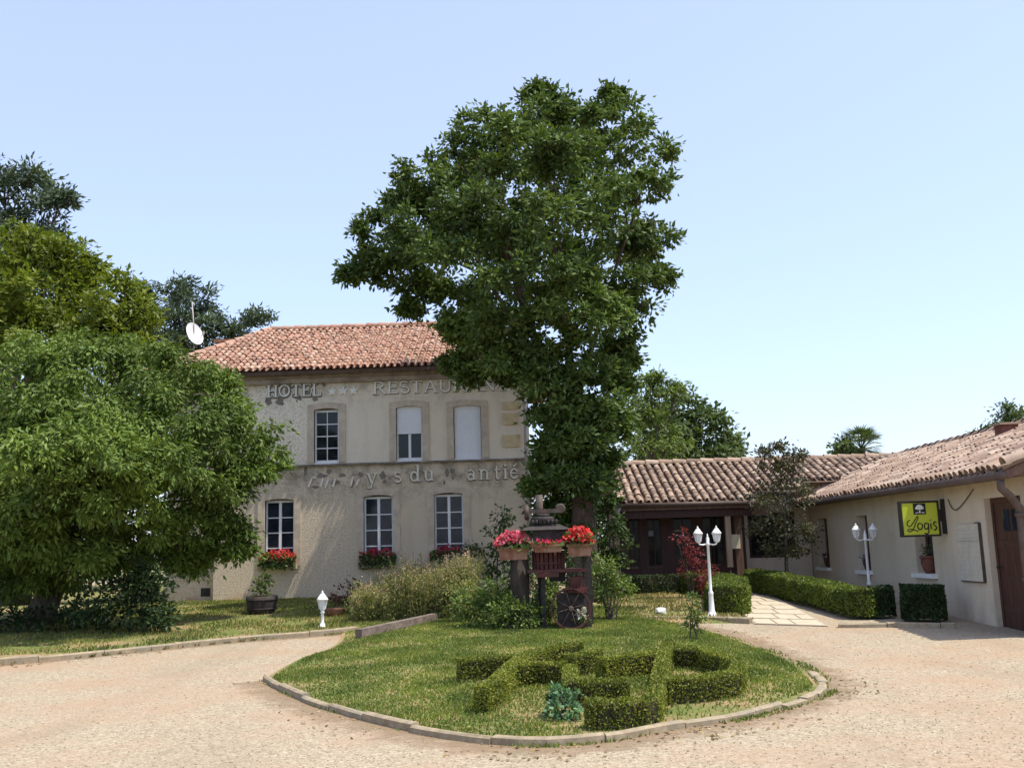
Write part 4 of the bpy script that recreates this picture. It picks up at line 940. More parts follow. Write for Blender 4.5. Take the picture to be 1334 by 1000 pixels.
# niche windows
for i, r in enumerate(NW):
    y0, z0, y1, z1 = r; w = MB(); xw = WX+.20
    w.box((xw, y0, z0), (xw+.05, y0+.05, z1)); w.box((xw, y1-.05, z0), (xw+.05, y1, z1)); w.box((xw, y0+.05, z0), (xw+.05, y1-.05, z0+.05)); w.box((xw, y0+.05, z1-.05), (xw+.05, y1-.05, z1)); w.box((xw+.005, (y0+y1)/2-.02, z0+.05), (xw+.045, (y0+y1)/2+.02, z1-.05))
    f_ = w.build('window', M['brownwood'], wing)
    g = MB(); g.add([(xw+.03, y0+.02, z0+.02), (xw+.03, y1-.02, z0+.02), (xw+.03, y1-.02, z1-.02), (xw+.03, y0+.02, z1-.02)], [(0, 1, 2, 3)]); g.build('pane', M['glass'], f_)
    s_ = MB(); s_.box((WX-.10, y0-.09, z0-.085), (WX+.19, y1+.09, z0-.004)); s_.build('sill', M['whitewood'], f_)
    pot = MB(); yc = y0+.24+.10*i*.5; c_ = (WX+.04, yc, z0)
    pt_ = thing('flower_pot', c_, ['round dark pot in the niche window farthest from the brown door', 'round dark pot in the middle niche window behind the white lamp', 'large terracotta pot in the niche window under the lime sign'][i], 'flower pot', 'pots in the niche windows')
    k = .8 if i < 2 else 1.15
    pot.lathe([(.07*k, 0), (.10*k, .05*k), (.135*k, .16*k), (.13*k, .24*k), (.15*k, .25*k), (.15*k, .28*k), (.12*k, .28*k)], c_, 16); pot.build('pot', M['terradark'] if i == 2 else M['rust'], pt_, smooth=True)
    fl = MB(); crown(fl, [((c_[0], yc, z0+.36*k), (.12*k, .14*k, .12*k))], 30, .05, 8, .7, .07); fl.build('foliage', M['darkpurple'] if i != 2 else M['geran'], pt_)
# door: planked, with two small lights
d = MB(); y0, z0, y1, z1 = DO; x = WX+.10
d.box((x, y0, z0), (x+.03, y0+.07, z1)); d.box((x, y1-.07, z0), (x+.03, y1, z1)); d.box((x, y0+.07, z1-.08), (x+.03, y1-.07, z1)); k = 6
for i in range(k): a = y0+.07+(y1-y0-.14)*i/k; d.box((x+.02, a+.004, z0+.02), (x+.06, a+(y1-y0-.14)/k-.004, z1-.08))
for zz in (.35, 1.35): d.box((x+.008, y0+.09, zz), (x+.018, y1-.09, zz+.12))
dr = d.build('door', M['doorwood'], wing)
g = MB()
for a in (y0+.34, y0+.66): g.box((x+.012, a, 1.62), (x+.0185, a+.24, 1.95))
g.build('door_light', M['glassblue'], dr)
h = MB(); h.lathe([(.028, 0), (.028, .02), (.012, .025), (.012, .06), (.022, .065), (.022, .075)][::1], (x-.075, y1-.17, 1.05), 10, axis='x'); h.build('handle', M['darkiron'], dr)
# tiny kerb at wall foot
# projecting sign
YS = 18.15
def sp(px, py): p = atY(px, py, YS); return p[0], p[2]
sx0, sz1 = sp(1173, 653); sx1, sz0 = sp(1225, 698); sx1 = sp(1223, 676)[0]; sx0 = sp(1172, 676)[0]
sg = thing('hanging_sign', (WX, YS, sz0), 'lime green square sign with dark frame reading Logis projecting from the cream wing wall', 'sign')
mb = MB(); mb.box((sx0, YS-.06, sz0), (sx1, YS+.06, sz0+.035)); mb.box((sx0, YS-.06, sz1-.035), (sx1, YS+.06, sz1)); mb.box((sx0, YS-.06, sz0+.035), (sx0+.035, YS+.06, sz1-.035)); mb.box((sx1-.035, YS-.06, sz0+.035), (sx1, YS+.06, sz1-.035)); mb.build('frame', M['signdark'], sg)
mb = MB(); mb.box((sx0+.036, YS-.05, sz0+.036), (sx1-.036, YS+.05, sz1-.036)); mb.build('face', M['lime'], sg)
sw, sh = sx1-sx0, sz1-sz0
def spoly(mb, pts, o): mb.prism([(sx0+p[0]*sw, sz0+p[1]*sh) for p in pts], (0, YS-.05-o, 0), (1, 0, 0), (0, 0, 1), (0, .0035, 0))
mb = MB(); spoly(mb, [(.34, .62), (.66, .62), (.66, .93), (.34, .93)], .004); mb.build('emblem', M['signdark'], sg)
mb = MB(); spoly(mb, [(.5+.115*math.cos(t)*(1 if math.sin(t) < .3 else .8), .80+.085*math.sin(t)*(1.15 if math.sin(t) > 0 else .6)) for t in np.linspace(0, 6.28, 15)[:-1]], .008); spoly(mb, [(.478, .66), (.522, .66), (.515, .735), (.485, .735)], .012); spoly(mb, [(.38, .655), (.44, .66), (.475, .675), (.44, .685), (.39, .675)], .016); spoly(mb, [(.62, .655), (.56, .66), (.525, .675), (.56, .685), (.61, .675)], .016); mb.build('emblem_tree', M['signwhite'], sg)
mb = MB()
def stroke2(pts, w, o):
    P_ = smooth_loop([(sx0+(a*.93+.005)*sw, sz0+b*sh) for a, b in pts], 6, False); T_ = nrm(np.gradient(P_, axis=0)); Nn = np.stack([-T_[:, 1], T_[:, 0]], 1)*w*sw/2
    k = len(P_); yy_ = YS-.05-o
    vs = [(p[0], yy_, p[1]) for p in P_+Nn]+[(p[0], yy_, p[1]) for p in P_-Nn]
    mb.add(vs, [(i, i+1, k+i+1, k+i) for i in range(k-1)])
stroke2([(.24, .47), (.17, .42), (.16, .33), (.22, .29), (.30, .36), (.40, .50), (.46, .57), (.47, .52), (.40, .40), (.34, .26), (.27, .17), (.19, .15), (.16, .19), (.22, .22), (.34, .19), (.45, .15)], .026, .004)
stroke2([(.52, .37), (.46, .36), (.44, .28), (.47, .21), (.53, .21), (.57, .28), (.56, .35), (.52, .37)], .032, .0055)
stroke2([(.72, .36), (.66, .37), (.62, .31), (.64, .22), (.70, .22), (.73, .28)], .032, .007); stroke2([(.735, .37), (.735, .25), (.725, .12), (.67, .07), (.61, .10)], .032, .0085)
stroke2([(.80, .37), (.80, .28), (.81, .20)], .034, .010); stroke2([(.80, .44), (.805, .47)], .036, .0115)
stroke2([(.96, .38), (.90, .40), (.88, .34), (.92, .29), (.95, .24), (.92, .18), (.87, .19)], .032, .013)
mb.build('sign_lettering', M['signdark'], sg)
mb = MB(); bz = (sz0+sz1)/2; mb.box((sx1+.002, YS-.03, bz-.06), (WX-.05, YS+.03, bz+.16)); mb.box((WX-.05, YS-.05, bz-.28), (WX-.003, YS+.05, bz+.34)); mb.build('bracket', M['signdark'], sg)
mb = MB(); c_ = [atX(1234, 650, WX-.03), atX(1239, 661, WX-.03), atX(1244, 664, WX-.03), atX(1250, 660, WX-.03), atX(1258, 650, WX-.03), atX(1267, 637, WX-.03)]; c_ = [np.array([WX-.02, p[1], min(p[2], we-.1)]) for p in c_]; mb.tube(smooth_loop(c_, 4, False), .008, 5); tag(mb.build('electric_cable', M['darkiron'], loc=c_[0]), 'loose dark cable looping along the cream wall above the notice board', 'cable')
# big notice board, left by the door
r = wsec(1250, 682, 1281, 756); y0, z0, y1, z1 = r
M['boardedge'] = pm('board_edge', (.05, .04, .035), (.10, .08, .07), 6, .8, .05)
bd = thing('menu_board', (WX, y0, z0), 'pale enamel notice board with a dark right edge beside the brown door', 'notice board')
mb = MB(); mb.box((WX-.035, y0, z0), (WX-.003, y1, z1)); mb.build('panel', M['board'], bd)
mb = MB(); mb.box((WX-.05, y0-.022, z0-.01), (WX-.002, y0-.002, z1+.01)); mb.box((WX-.04, y0, z1+.001), (WX-.002, y0+.15, z1+.02)); mb.box((WX-.04, y0, z0-.02), (WX-.002, y1-.05, z0-.001)); mb.build('edge', M['boardedge'], bd)
mb = MB(); ym = (y0+y1)/2; H_ = z1-z0
mb.box((WX-.0385, ym-.012, z0+.05), (WX-.036, ym+.012, z1-.42*H_+.08)); mb.box((WX-.0385, y0+.05, z1-.30*H_), (WX-.036, y1-.05, z1-.29*H_))
for k in range(4): mb.box((WX-.0385, y0+.08, z1-.12*H_-.06*k), (WX-.036, y1-.10, z1-.105*H_-.06*k))
for k in range(9): mb.box((WX-.0385, y0+.07, z0+.10+.075*k), (WX-.036, ym-.05-.04*(k % 3), z0+.108+.075*k)); mb.box((WX-.0385, ym+.05+.03*(k % 2), z0+.10+.075*k), (WX-.036, y1-.07, z0+.108+.075*k))
mb.build('board_print', M['boardline'], bd)

#@@OBJECTS
# ------------------------------------------------------------------ lamp posts
def lantern_mesh(mb, gl, c, k=1.0):
    mb.lathe([(.022*k, 0), (.05*k, .012*k), (.055*k, .03*k), (.03*k, .035*k)], c, 6)
    g = [(.055*k, .035*k), (.095*k, .20*k)]
    gl.lathe(g, c, 6)
    for j in range(6):
        a = 6.283*j/6; mb.tube([np.array(c)+(math.cos(a)*.058*k, math.sin(a)*.058*k, .03*k), np.array(c)+(math.cos(a)*.098*k, math.sin(a)*.098*k, .205*k)], .0075*k, 4)
    mb.lathe([(.112*k, .20*k), (.118*k, .212*k), (.10*k, .235*k), (.065*k, .285*k), (.055*k, .29*k), (.05*k, .315*k), (.02*k, .33*k), (.026*k, .345*k), (.012*k, .37*k), (.004*k, .385*k)], c, 12)
def lamp_post(loc, label, hgt):
    t = thing('lamp_post', loc, label, 'lamp post', 'two headed white lamp posts'); x, y, z = loc
    mb = MB(); mb.lathe([(.12, 0), (.12, .02), (.085, .035), (.055, .10), (.042, .38), (.048, .40), (.048, .43), (.028, .47), (.025, hgt-.10), (.042, hgt-.09), (.042, hgt-.06), (.03, hgt-.04), (.03, hgt+.04), (.012, hgt+.07), (.016, hgt+.085), (.003, hgt+.12)], loc, 14); mb.build('pole', M['whitemetal'], t, smooth=True)
    for s_ in (-1, 1):
        a = MB(); pts = [(x+s_*.03, y, z+hgt-.07), (x+s_*.10, y, z+hgt-.085), (x+s_*.15, y, z+hgt-.075), (x+s_*.172, y, z+hgt-.04)]; a.tube(pts, .016, 6); a.build('arm', M['whitemetal'], t)
        l, g = MB(), MB(); lantern_mesh(l, g, (x+s_*.172, y, z+hgt-.045), .80); lo = l.build('lantern', M['whitemetal'], t); g.build('glass', M['lampglass'], lo)
    return t
p = G(928, 806); p[2] += .05; lamp_post(tuple(p), 'white two headed lamp post in front of the red gallery', 1.38)
p2 = (7.0, 20.6, float(gz(7.0, 20.6))); q = atY(1127, 700, 20.6); lamp_post((q[0], 20.6, float(gz(q[0], 20.6))), 'white two headed lamp post behind the right hand hedge by the cream wing', 1.36)
p = G(420, 821); p[2] += .06; t = thing('garden_lantern', tuple(p), 'short white post lantern on the lawn edge before the hotel', 'lantern')
mb = MB(); mb.lathe([(.085, 0), (.085, .02), (.05, .04), (.03, .09), (.03, .25), (.045, .265), (.03, .29), (.03, .305)], p, 12); mb.build('post', M['whitemetal'], t, smooth=True)
l, g = MB(), MB(); lantern_mesh(l, g, p+(0, 0, .30), .95); lo = l.build('lamp_head', M['whitemetal'], t); g.build('glass', M['lampglass'], lo)

# ------------------------------------------------------------------ flower boxes and planters
def flower_trough(name, c, w, dpt, h, petal, label, cat, group, fh, n=240, leafn=200, sag=.0, overs=1.15, psize=.045, dens=1.0, tm='terra'):
    """terracotta trough with leaves and a dome of blossoms; c = centre of its foot"""
    t = thing(name, tuple(c), label, cat, group); x, y, z = c; a, b_ = w/2, dpt/2
    mb = MB(); k = .9
    mb.hexa([(x-a*k, y-b_*k, z), (x+a*k, y-b_*k, z), (x+a*k, y+b_*k, z), (x-a*k, y+b_*k, z), (x-a, y-b_, z+h), (x+a, y-b_, z+h), (x+a, y+b_, z+h), (x-a, y+b_, z+h)])
    mb.box((x-a-.018, y-b_-.018, z+h-.035), (x+a+.018, y+b_+.018, z+h+.012)); mb.build('trough', M[tm], t)
    lf = MB(); m_ = leafn; P_ = np.stack([x+(RNG.random(m_)*2-1)*a*overs, y-b_*.35+(RNG.random(m_)*2-1)*b_*1.5, z+h+RNG.random(m_)*fh*.75-sag*RNG.random(m_)], 1)
    D = RNG.normal(size=(m_, 3)); N = RNG.normal(size=(m_, 3)); N[:, 2] += 1; leaves(lf, P_, D, N, .085, .8); lf.build('foliage', M['geran'], t)
    fl = MB(); m_ = int(n*dens); th = RNG.random(m_)*6.283; rr = np.sqrt(RNG.random(m_)); ux, uy = np.cos(th)*rr, np.sin(th)*rr
    P_ = np.stack([x+ux*a*overs*1.05, y+uy*b_*1.7, z+h+fh*(.25+.75*np.sqrt(np.clip(1-rr**2, 0, 1)))*(.8+.3*RNG.random(m_))-sag*(RNG.random(m_)**2)], 1)
    K = 5; idx = np.repeat(np.arange(m_), K); Q = P_[idx]+RNG.normal(size=(m_*K, 3))*.018
    D = RNG.normal(size=(m_*K, 3)); N = RNG.normal(size=(m_*K, 3))+np.array([0, -.5, .8]); leaves(fl, Q, D, N, psize, .9); fl.build('flowers', M[petal], t)
    return t
for r, pet, lab, n_ in zip(LO, ('redpet', 'magenta', 'magenta'), ('bright red flower box on the left ground floor window sill', 'dark crimson flower box on the middle ground floor window sill', 'dark crimson flower box on the right ground floor sill with trailing greenery'), (170, 120, 110)):
    flower_trough('flower_box', ((r[0]+r[2])/2, FY-.17, r[1]-.003), r[2]-r[0]+.06, .17, .14, pet, lab, 'flower box', 'flower boxes on the hotel sills', .30, n_, 620, .26, tm='barrel')
    mb = MB()
MY = 17.2
def mp(px, py, Y=MY): return atY(px, py, Y)
def mx(px, py=720, Y=MY): return mp(px, py, Y)[0]
def mz(py, px=715, Y=MY): return mp(px, py, Y)[2]
mg = float(islz(mx(715), MY))
# left planter on its stump, right planter on the press
c = mp(669, 729, MY-.1); flower_trough('flower_planter', (c[0], MY-.1, c[2]), .50, .26, .19, 'pink', 'big pink flower planter on the dark stump, left of the rusty press', 'flower planter', 'planters on the old press', .27, 420, 120, .06)
c = mp(755, 724, MY-.32); flower_trough('flower_planter', (c[0], MY-.32, c[2]), .40, .26, .19, 'redpet', 'big scarlet flower planter at the right of the rusty press', 'flower planter', 'planters on the old press', .27, 300, 120, .06)
c = mp(714, 719, MY-.38); flower_trough('flower_planter', (c[0], MY-.38, c[2]), .48, .15, .12, 'magenta', 'small flower trough with few blooms between the two big planters', 'flower planter', 'planters on the old press', .07, 40, 60, .02)
# stump under the left planter
x0, zt = mx(672, 730), mp(669, 729, MY-.1)[2]; mb = MB(); c = np.array([x0+.06, MY-.08, mg-.1]); k = 9
ph = [(r_*(1+.06*math.sin(i*2.1)), h) for i, (r_, h) in enumerate([(.22, 0), (.17, .12), (.155, .35), (.15, .6), (.155, .9), (.16, zt-mg+.097)])]; mb.lathe(ph, c, 14)
tag(mb.build('tree_stump', M['darkpost'], loc=c), 'dark upright stump carrying the pink flower planter', 'stump')
# the old press
pr = thing('wine_press', (mx(720), MY, mg), 'rusty old wine press with spoked wheel standing among flowers on the island', 'wine press')
mb = MB(); xa, xb_ = mx(704, 740), mx(768, 740)
for x in (xa, xb_): mb.box((x-.05, MY+.30, mg-.05), (x+.05, MY+.40, mz(705)))
mb.box((mx(762)-.06, MY-.15, mg-.05), (mx(762)+.06, MY-.03, mz(705))); mb.box((mx(706)-.035, MY-.15, mg-.05), (mx(706)+.035, MY-.08, mz(740))); mb.build('frame', M['darkiron'], pr)
mb = MB(); z = mz(742); mb.box((mx(687, 742), MY-.34, z-.035), (mx(762, 742), MY+.28, z+.015)); mb.box((mx(700, 742), MY-.36, z-.11), (mx(727, 742), MY-.342, z-.04)); mb.build('plank', M['rust'], pr)
mb = MB(); ca = np.array([mx(714), MY, 0]); z0_, z1_ = mz(741)+.005, mz(717)
for j in range(22):
    a = 6.283*j/22; p_ = ca+np.array([math.cos(a)*.26, math.sin(a)*.26, 0]); t_ = np.array([-math.sin(a), math.cos(a), 0])*.026; n_ = np.array([math.cos(a), math.sin(a), 0])*.018
    q_ = [p_-t_-n_, p_+t_-n_, p_+t_+n_, p_-t_+n_]; mb.hexa([v+(0, 0, z0_) for v in q_]+[v+(0, 0, z1_) for v in q_])
mb.lathe([(.285, z0_+.08), (.285, z0_+.11), (.28, z0_+.11)], ca, 22); mb.lathe([(.24, z0_), (.24, z1_-.03)], ca, 16); mb.build('basket', M['rust'], pr)
mb = MB(); zh = mz(690); a0, a1, b0_, b1_ = mx(678, 690), mx(744, 690), mx(693, 684), mx(728, 684)     # sloping hood
mb.hexa([(a0, MY-.3, zh), (a1, MY-.3, zh), (a1, MY+.3, zh), (a0, MY+.3, zh), (b0_, MY-.12, mz(683)), (b1_, MY-.12, mz(683)), (b1_, MY+.12, mz(683)), (b0_, MY+.12, mz(683))])
mb.box((mx(694, 700), MY-.22, mz(716)), (mx(738, 700), MY+.22, zh-.002)); mb.build('hood', M['darkiron'], pr)
mb = MB(); mb.tube([(mx(703, 680), MY, mz(684)), (mx(702, 640), MY, mz(644))], .062, 12); mb.build('screw', M['greyiron'], pr)
mb = MB(); z = mz(665); mb.box((mx(684, 665), MY-.06, z-.04), (mx(733, 665), MY+.06, z+.03)); mb.lathe([(.10, -.04), (.13, -.03), (.13, .03), (.10, .04)], (mx(686, 668), MY, z-.02), 12, axis='x'); mb.lathe([(.07, -.03), (.09, 0), (.07, .03)], (mx(730, 664), MY-.02, z+.03), 10, axis='y')
mb.build('crossbar', M['greyiron'], pr)
mb = MB()
for z_, r_, h_ in ((mz(676), .20, .04), (mz(681), .16, .035), (mz(671), .13, .03)): mb.lathe([(r_*.9, -h_), (r_, -h_*.6), (r_, h_*.6), (r_*.9, h_)], (mx(707, 676), MY, z_), 14)
for j in range(7): mb.lathe([(.018, 0), (.03, .02), (.03, .05), (.018, .07)], (mx(694+j*5, 678), MY-.16, mz(682)), 8)
mb.build('ratchet', M['darkiron'], pr)
mb = MB(); mb.box((mx(738), MY-.30, mz(772)), (mx(762), MY+.1, mz(766))); mb.box((mx(741), MY-.25, mz(766)), (mx(757), MY+.05, mz(747)-.05))
for j in range(6): x = mx(739+4.2*j, 762); mb.bar((x, MY-.29, mz(766)), (x, MY-.29, mz(760)), .018, .018)
mb.build('gearbox', M['rust'], pr)
mb = MB(); mb.box((mx(726, 790), MY-.2, mg-.05), (mx(764, 790), MY+.2, mz(773))); mb.box((mx(716, 760), MY-.05, mz(757)), (mx(737, 760), MY+.2, mz(745))); mb.build('housing', M['darkiron'], pr)
wc = np.array([mx(743, 798), MY-.36, 0]); rw_ = .335; wc[2] = mg+rw_-.02
mb = MB(); vs = []; k = 36
for j in range(k):
    a = 6.283*j/k
    for r_, yy_ in ((rw_, -.03), (rw_, .03), (rw_-.026, .03), (rw_-.026, -.03)): vs.append(wc+(math.cos(a)*r_, yy_, math.sin(a)*r_))
mb.add(vs, [(4*j+i, 4*j+(i+1) % 4, 4*((j+1) % k)+(i+1) % 4, 4*((j+1) % k)+i) for j in range(k) for i in range(4)]); wh = mb.build('wheel', M['rust'], pr)
mb = MB()
for j in range(8):
    a = 6.283*j/8+.25; mb.tube([wc+(math.cos(a)*.03, 0, math.sin(a)*.03), wc+(math.cos(a)*(rw_-.02), 0, math.sin(a)*(rw_-.02))], .0095, 6)
mb.build('spokes', M['greyiron'], wh); mb = MB(); mb.lathe([(.03, -.06), (.045, -.05), (.045, .05), (.03, .4)], wc, 12, axis='y'); mb.build('hub', M['greyiron'], wh)
# beam laid as edging, half barrel, terracotta ring, stones
p, q = GI(467, 832), GI(566, 806); p = np.array([p[0], p[1], float(islz(p[0], p[1]))]); q = np.array([q[0]-.1, p[1]+2.2, 0]); q = atY(566, 811, p[1]+1.9); q[2] = max(q[2], float(islz(q[0], q[1]))+.02)
mb = MB(); mb.bar(p+(0, 0, .08), q+(0, 0, .03), .14, .155); mb.bar(p+(.35, -.073, .10), p*.62+q*.38+(0, -.073, .09), .004, .02); tag(mb.build('wooden_beam', M['sleeper'], loc=p), 'weathered dark timber beam edging the wildflower bed', 'beam')
p = G(341, 803); p[2] += .06; t = thing('barrel_planter', tuple(p), 'dark half barrel planter with yellow green plant below the left flower box', 'planter')
mb = MB(); mb.lathe([(.25, 0), (.30, .12), (.325, .25), (.335, .38), (.30, .38), (.29, .33)], p, 18); bt = mb.build('barrel', M['barrel'], t); mb = MB(); mb.lathe([(.318, .09), (.324, .13), (.30, .13)], p, 18); mb.lathe([(.34, .28), (.343, .32), (.32, .32)], p, 18); mb.build('hoop', M['darkiron'], bt)
mb = MB(); crown(mb, [(p+(0, 0, .55), (.26, .26, .22)), (p+(.06, 0, .72), (.15, .15, .16))], 26, .085, 9, .6, .12); mb.build('plant', M['pale'], t)
p = G(437, 806); p[2] += .06; mb = MB(); mb.lathe([(.17, 0), (.19, .14), (.20, .16), (.17, .16), (.15, .06)], p, 16); tag(mb.build('terracotta_bowl', M['terra'], loc=p), 'low terracotta bowl on the lawn beside the short white lantern', 'bowl')
p = G(862, 803); p[2] += .06; mb = MB(); v = sph(40); v = v*np.array([.11, .08, .07])*(.8+.4*RNG.random((40, 1)))
import bmesh
def hull(v, name, mat, loc, **kw):
    bm = bmesh.new()
    for q_ in v: bm.verts.new(q_)
    r_ = bmesh.ops.convex_hull(bm, input=bm.verts); bmesh.ops.delete(bm, geom=[g_ for g_ in r_['geom_interior'] if isinstance(g_, bmesh.types.BMVert)], context='VERTS')
    me = bpy.data.meshes.new(name); bm.to_mesh(me); bm.free(); me.materials.append(mat); o = bpy.data.objects.new(name, me); COL.objects.link(o); o.location = loc; return o
tag(hull(v, 'stone', M['stonewhite'], (p[0], p[1], p[2]+.05)), 'white stone on the dry lawn by the gallery kerb', 'stone')

#@@PLANTS
# ------------------------------------------------------------------ hedges
def hedge_run(mb, path, w, h, zfn, size, n_per_m2, round_=.06, cap=True, mi=0, core=1, taper=1.0, base_gap=.0):
    """clipped hedge along a path: twiggy core plus leaves over top and sides"""
    path = np.asarray(path, float)[:, :2]; d = np.r_[0, np.cumsum(np.hypot(*np.diff(path, axis=0).T))]; L = d[-1]
    at = lambda s: np.stack([np.interp(s, d, path[:, 0]), np.interp(s, d, path[:, 1])], -1)
    def tan(s): t = at(np.clip(s+.04, 0, L))-at(np.clip(s-.04, 0, L)); return nrm(t)
    ss = np.concatenate([[0], np.linspace(0, L, max(3, int(L/.15))), [L]]); P_ = at(ss); T_ = tan(ss); N_ = np.stack([-T_[:, 1], T_[:, 0]], 1)
    P_[0] -= T_[0]*(w/2-.05); P_[-1] += T_[-1]*(w/2-.05); z = zfn(P_[:, 0], P_[:, 1])
    k = (w/2-.045)*np.ones((len(ss), 1)); k[0] *= .45; k[-1] *= .45; A = []
    for o_, hh in ((-k*.85, base_gap), (-k, h*.5), (-k*.9, h-.05), (k*.9, h-.05), (k, h*.5), (k*.85, base_gap)): A.append(np.column_stack([P_+N_*o_, z+hh]))
    A = np.stack(A, 1); mb.grid(A, core); mb.add(A[0], [(0, 1, 2, 3, 4, 5)], core); mb.add(A[-1], [(5, 4, 3, 2, 1, 0)], core)
    per = w+2*h; n = int((L+w)*per*n_per_m2); s = RNG.uniform(-w/2, L+w/2, n); u = RNG.random(n)*per
    sc = np.clip(s, 0, L); over = s-sc; P2_ = at(sc); T2 = tan(sc); N2 = np.stack([-T2[:, 1], T2[:, 0]], 1)
    side = np.where(u < h, -1, np.where(u > h+w, 1, 0)); off = np.where(side == 0, u-h-w/2, side*w/2); hh = np.where(u < h, u, np.where(u > h+w, per-u, h))
    sh = np.clip(1-(2*np.abs(over)/w)**2, 0, 1)**.5; off = off*np.where(over != 0, sh, 1)
    cap_ = (over != 0)
    wob = 1+.10*(vnoise(s*4, u*4, 8)-.5)*2
    edge = np.clip((hh-(h-round_))/round_, 0, 1)*np.clip((np.abs(off)-(w/2-round_))/round_, 0, 1)
    pos = P2_+N2*(off*wob*(1-.12*edge))[:, None]+T2*over[:, None]
    zz = zfn(pos[:, 0], pos[:, 1])+hh*(1-.06*edge)*(1+.05*(vnoise(s*3+7, u*2, 4)-.5)*2)+(RNG.random(n)-.5)*.03
    keep = hh > base_gap*(.4+RNG.random(n)); pos, zz, off, side, T2, N2 = pos[keep], zz[keep], off[keep], side[keep], T2[keep], N2[keep]; hh = hh[keep]; over = over[keep]
    out = np.column_stack([N2*side[:, None]+T2*np.sign(over)[:, None]*(np.abs(over) > .02)[:, None], (side == 0)*1.0]); out = nrm(out+1e-6)
    C_ = np.column_stack([pos, zz])-out*RNG.random((len(pos), 1))*.03
    D = out*.55+RNG.normal(size=C_.shape)*.6; D[:, 2] += .25; N = out*.6+RNG.normal(size=C_.shape)*.6; N[:, 2] += .35
    leaves(mb, C_, D, N, size, .62, mi)
    for e_, sg_ in ((0., -1), (L, 1)):
        m_ = int(math.pi*w/2*h*n_per_m2*1.15); th = RNG.uniform(-1.57, 1.57, m_); hh = base_gap*.6+RNG.random(m_)*(h-base_gap*.6); t_ = tan(np.array([e_]))[0]*sg_; nn = np.array([-t_[1], t_[0]]); o_ = np.cos(th)[:, None]*t_+np.sin(th)[:, None]*nn
        pos = at(np.array([e_]))[0]+o_*(w/2)*(.93+.09*RNG.random((m_, 1)))*(1-.15*np.clip((hh-(h-round_))/round_, 0, 1))[:, None]; out = np.column_stack([o_, 0*th]); C_ = np.column_stack([pos, zfn(pos[:, 0], pos[:, 1])+hh])
        D = out*.55+RNG.normal(size=C_.shape)*.6; D[:, 2] += .25; N = out*.6+RNG.normal(size=C_.shape)*.6; N[:, 2] += .35; leaves(mb, C_, D, N, size, .62, mi)
def topiary(strokes, label):
    mb = MB(); z0_ = np.array(strokes[0][0])
    for i, s_ in enumerate(strokes): hedge_run(mb, s_, .165, .26, islz, .028, 4400, .04, base_gap=.03)
    o = mb.build('clipped_hedge', [M['box'], M['twig']], loc=(z0_[0], z0_[1], float(islz(z0_[0], z0_[1])))); return tag(o, label, 'topiary', 'box topiary letters on the island')
topiary(TOP_A, 'low clipped box hedge letter at the left, behind the blue green plant'); topiary(TOP_B, 'low clipped box hedge letter at the right, with the closed bowl')
def hedge(path, w, h, label, mat='hedge', size=.05, dens=2200, name='hedge', grp=None, bg=.06):
    mb = MB(); hedge_run(mb, path, w, h, gz, size, dens, .20, base_gap=bg); p_ = path[0]
    return tag(mb.build(name, [M[mat], M['twig']], loc=(p_[0], p_[1], float(gz(*p_[:2])))), label, 'hedge', grp)
hp = [G(953, 806)[:2]+np.array([.1, .85]), (4.25, 22.2), (4.15, 23.2), (3.95, 24.4)]; hedge(hp, .85, .54, 'rounded box hedge on the left of the flagstone path by the lamp post', grp='path hedges')
hp = [G(1124, 805)[:2], (5.45, 25.0)]; hedge(hp, .60, .52, 'long box hedge on the right of the flagstone path', grp='path hedges', bg=.10)
hp = [G(1148, 806)[:2]+np.array([0, .1]), G(1155, 806)[:2]+np.array([.05, .2])]; hedge(hp, .36, .56, 'small dark clipped bush at the near end of the long path hedge', 'darkhedge', grp=None)
hp = [G(1203, 811)[:2]+np.array([.0, .25]), G(1228, 811)[:2]+np.array([-.08, .25])]; hedge(hp, .5, .6, 'square dark clipped bush under the lime sign against the cream wall', 'darkhedge')
hp = [(2.45, 24.5), (3.5, 24.6)]; hedge(hp, .45, .5, 'short dark leafy hedge below the gallery windows', 'darkhedge', .06, 900)

# ------------------------------------------------------------------ shrubs and flowers
def shrub(name, clumps, mat, label, cat, dens=20, size=.07, sprays=9, aspect=.55, spread=.12, stems=5, group=None, droop=.1, base=None, floor=-.9, inner=.35):
    c0_ = np.array(clumps[0][0]); b_ = np.array(base) if base is not None else np.array([c0_[0], c0_[1], c0_[2]-clumps[0][1][2]])
    t = thing(name, tuple(b_), label, cat, group); mb = MB(); crown(mb, clumps, dens, size, sprays, aspect, spread, droop=droop, floor=floor, inner=inner); mb.build('foliage', M[mat], t)
    st = MB()
    for j in range(stems):
        c_, r_ = clumps[j % len(clumps)]; e = np.array(c_)+sph(1)[0]*np.array(r_)*.6; st.tube([b_+RNG.normal(size=3)*np.array([.05, .05, 0])-(0, 0, .03), (b_+e)/2+RNG.normal(size=3)*.04, e], [.014, .010, .004], 5)
    st.build('stems', M['bark'], t); return t
def IG(px, Y): x = atY(px, 790, Y)[0]; return np.array([x, Y, float(islz(x, Y))])
b = IG(640, 17.6); shrub('leafy_shrub', [(b+(-.35, 0, .35), (.35, .3, .35)), (b+(.05, 0, .42), (.3, .3, .4)), (b+(.3, -.1, .3), (.3, .25, .28))], 'pale', 'light green leafy shrub left of the stump on the island', 'shrub', 46, .075, 11)
b = IG(668, 16.95); shrub('leafy_shrub', [(b+(-.05, 0, .27), (.30, .24, .26)), (b+(.22, 0, .22), (.22, .2, .22)), (b+(-.3, 0, .2), (.22, .2, .2))], 'pale', 'low rounded green shrub at the foot of the stump', 'shrub', 46, .065, 11)
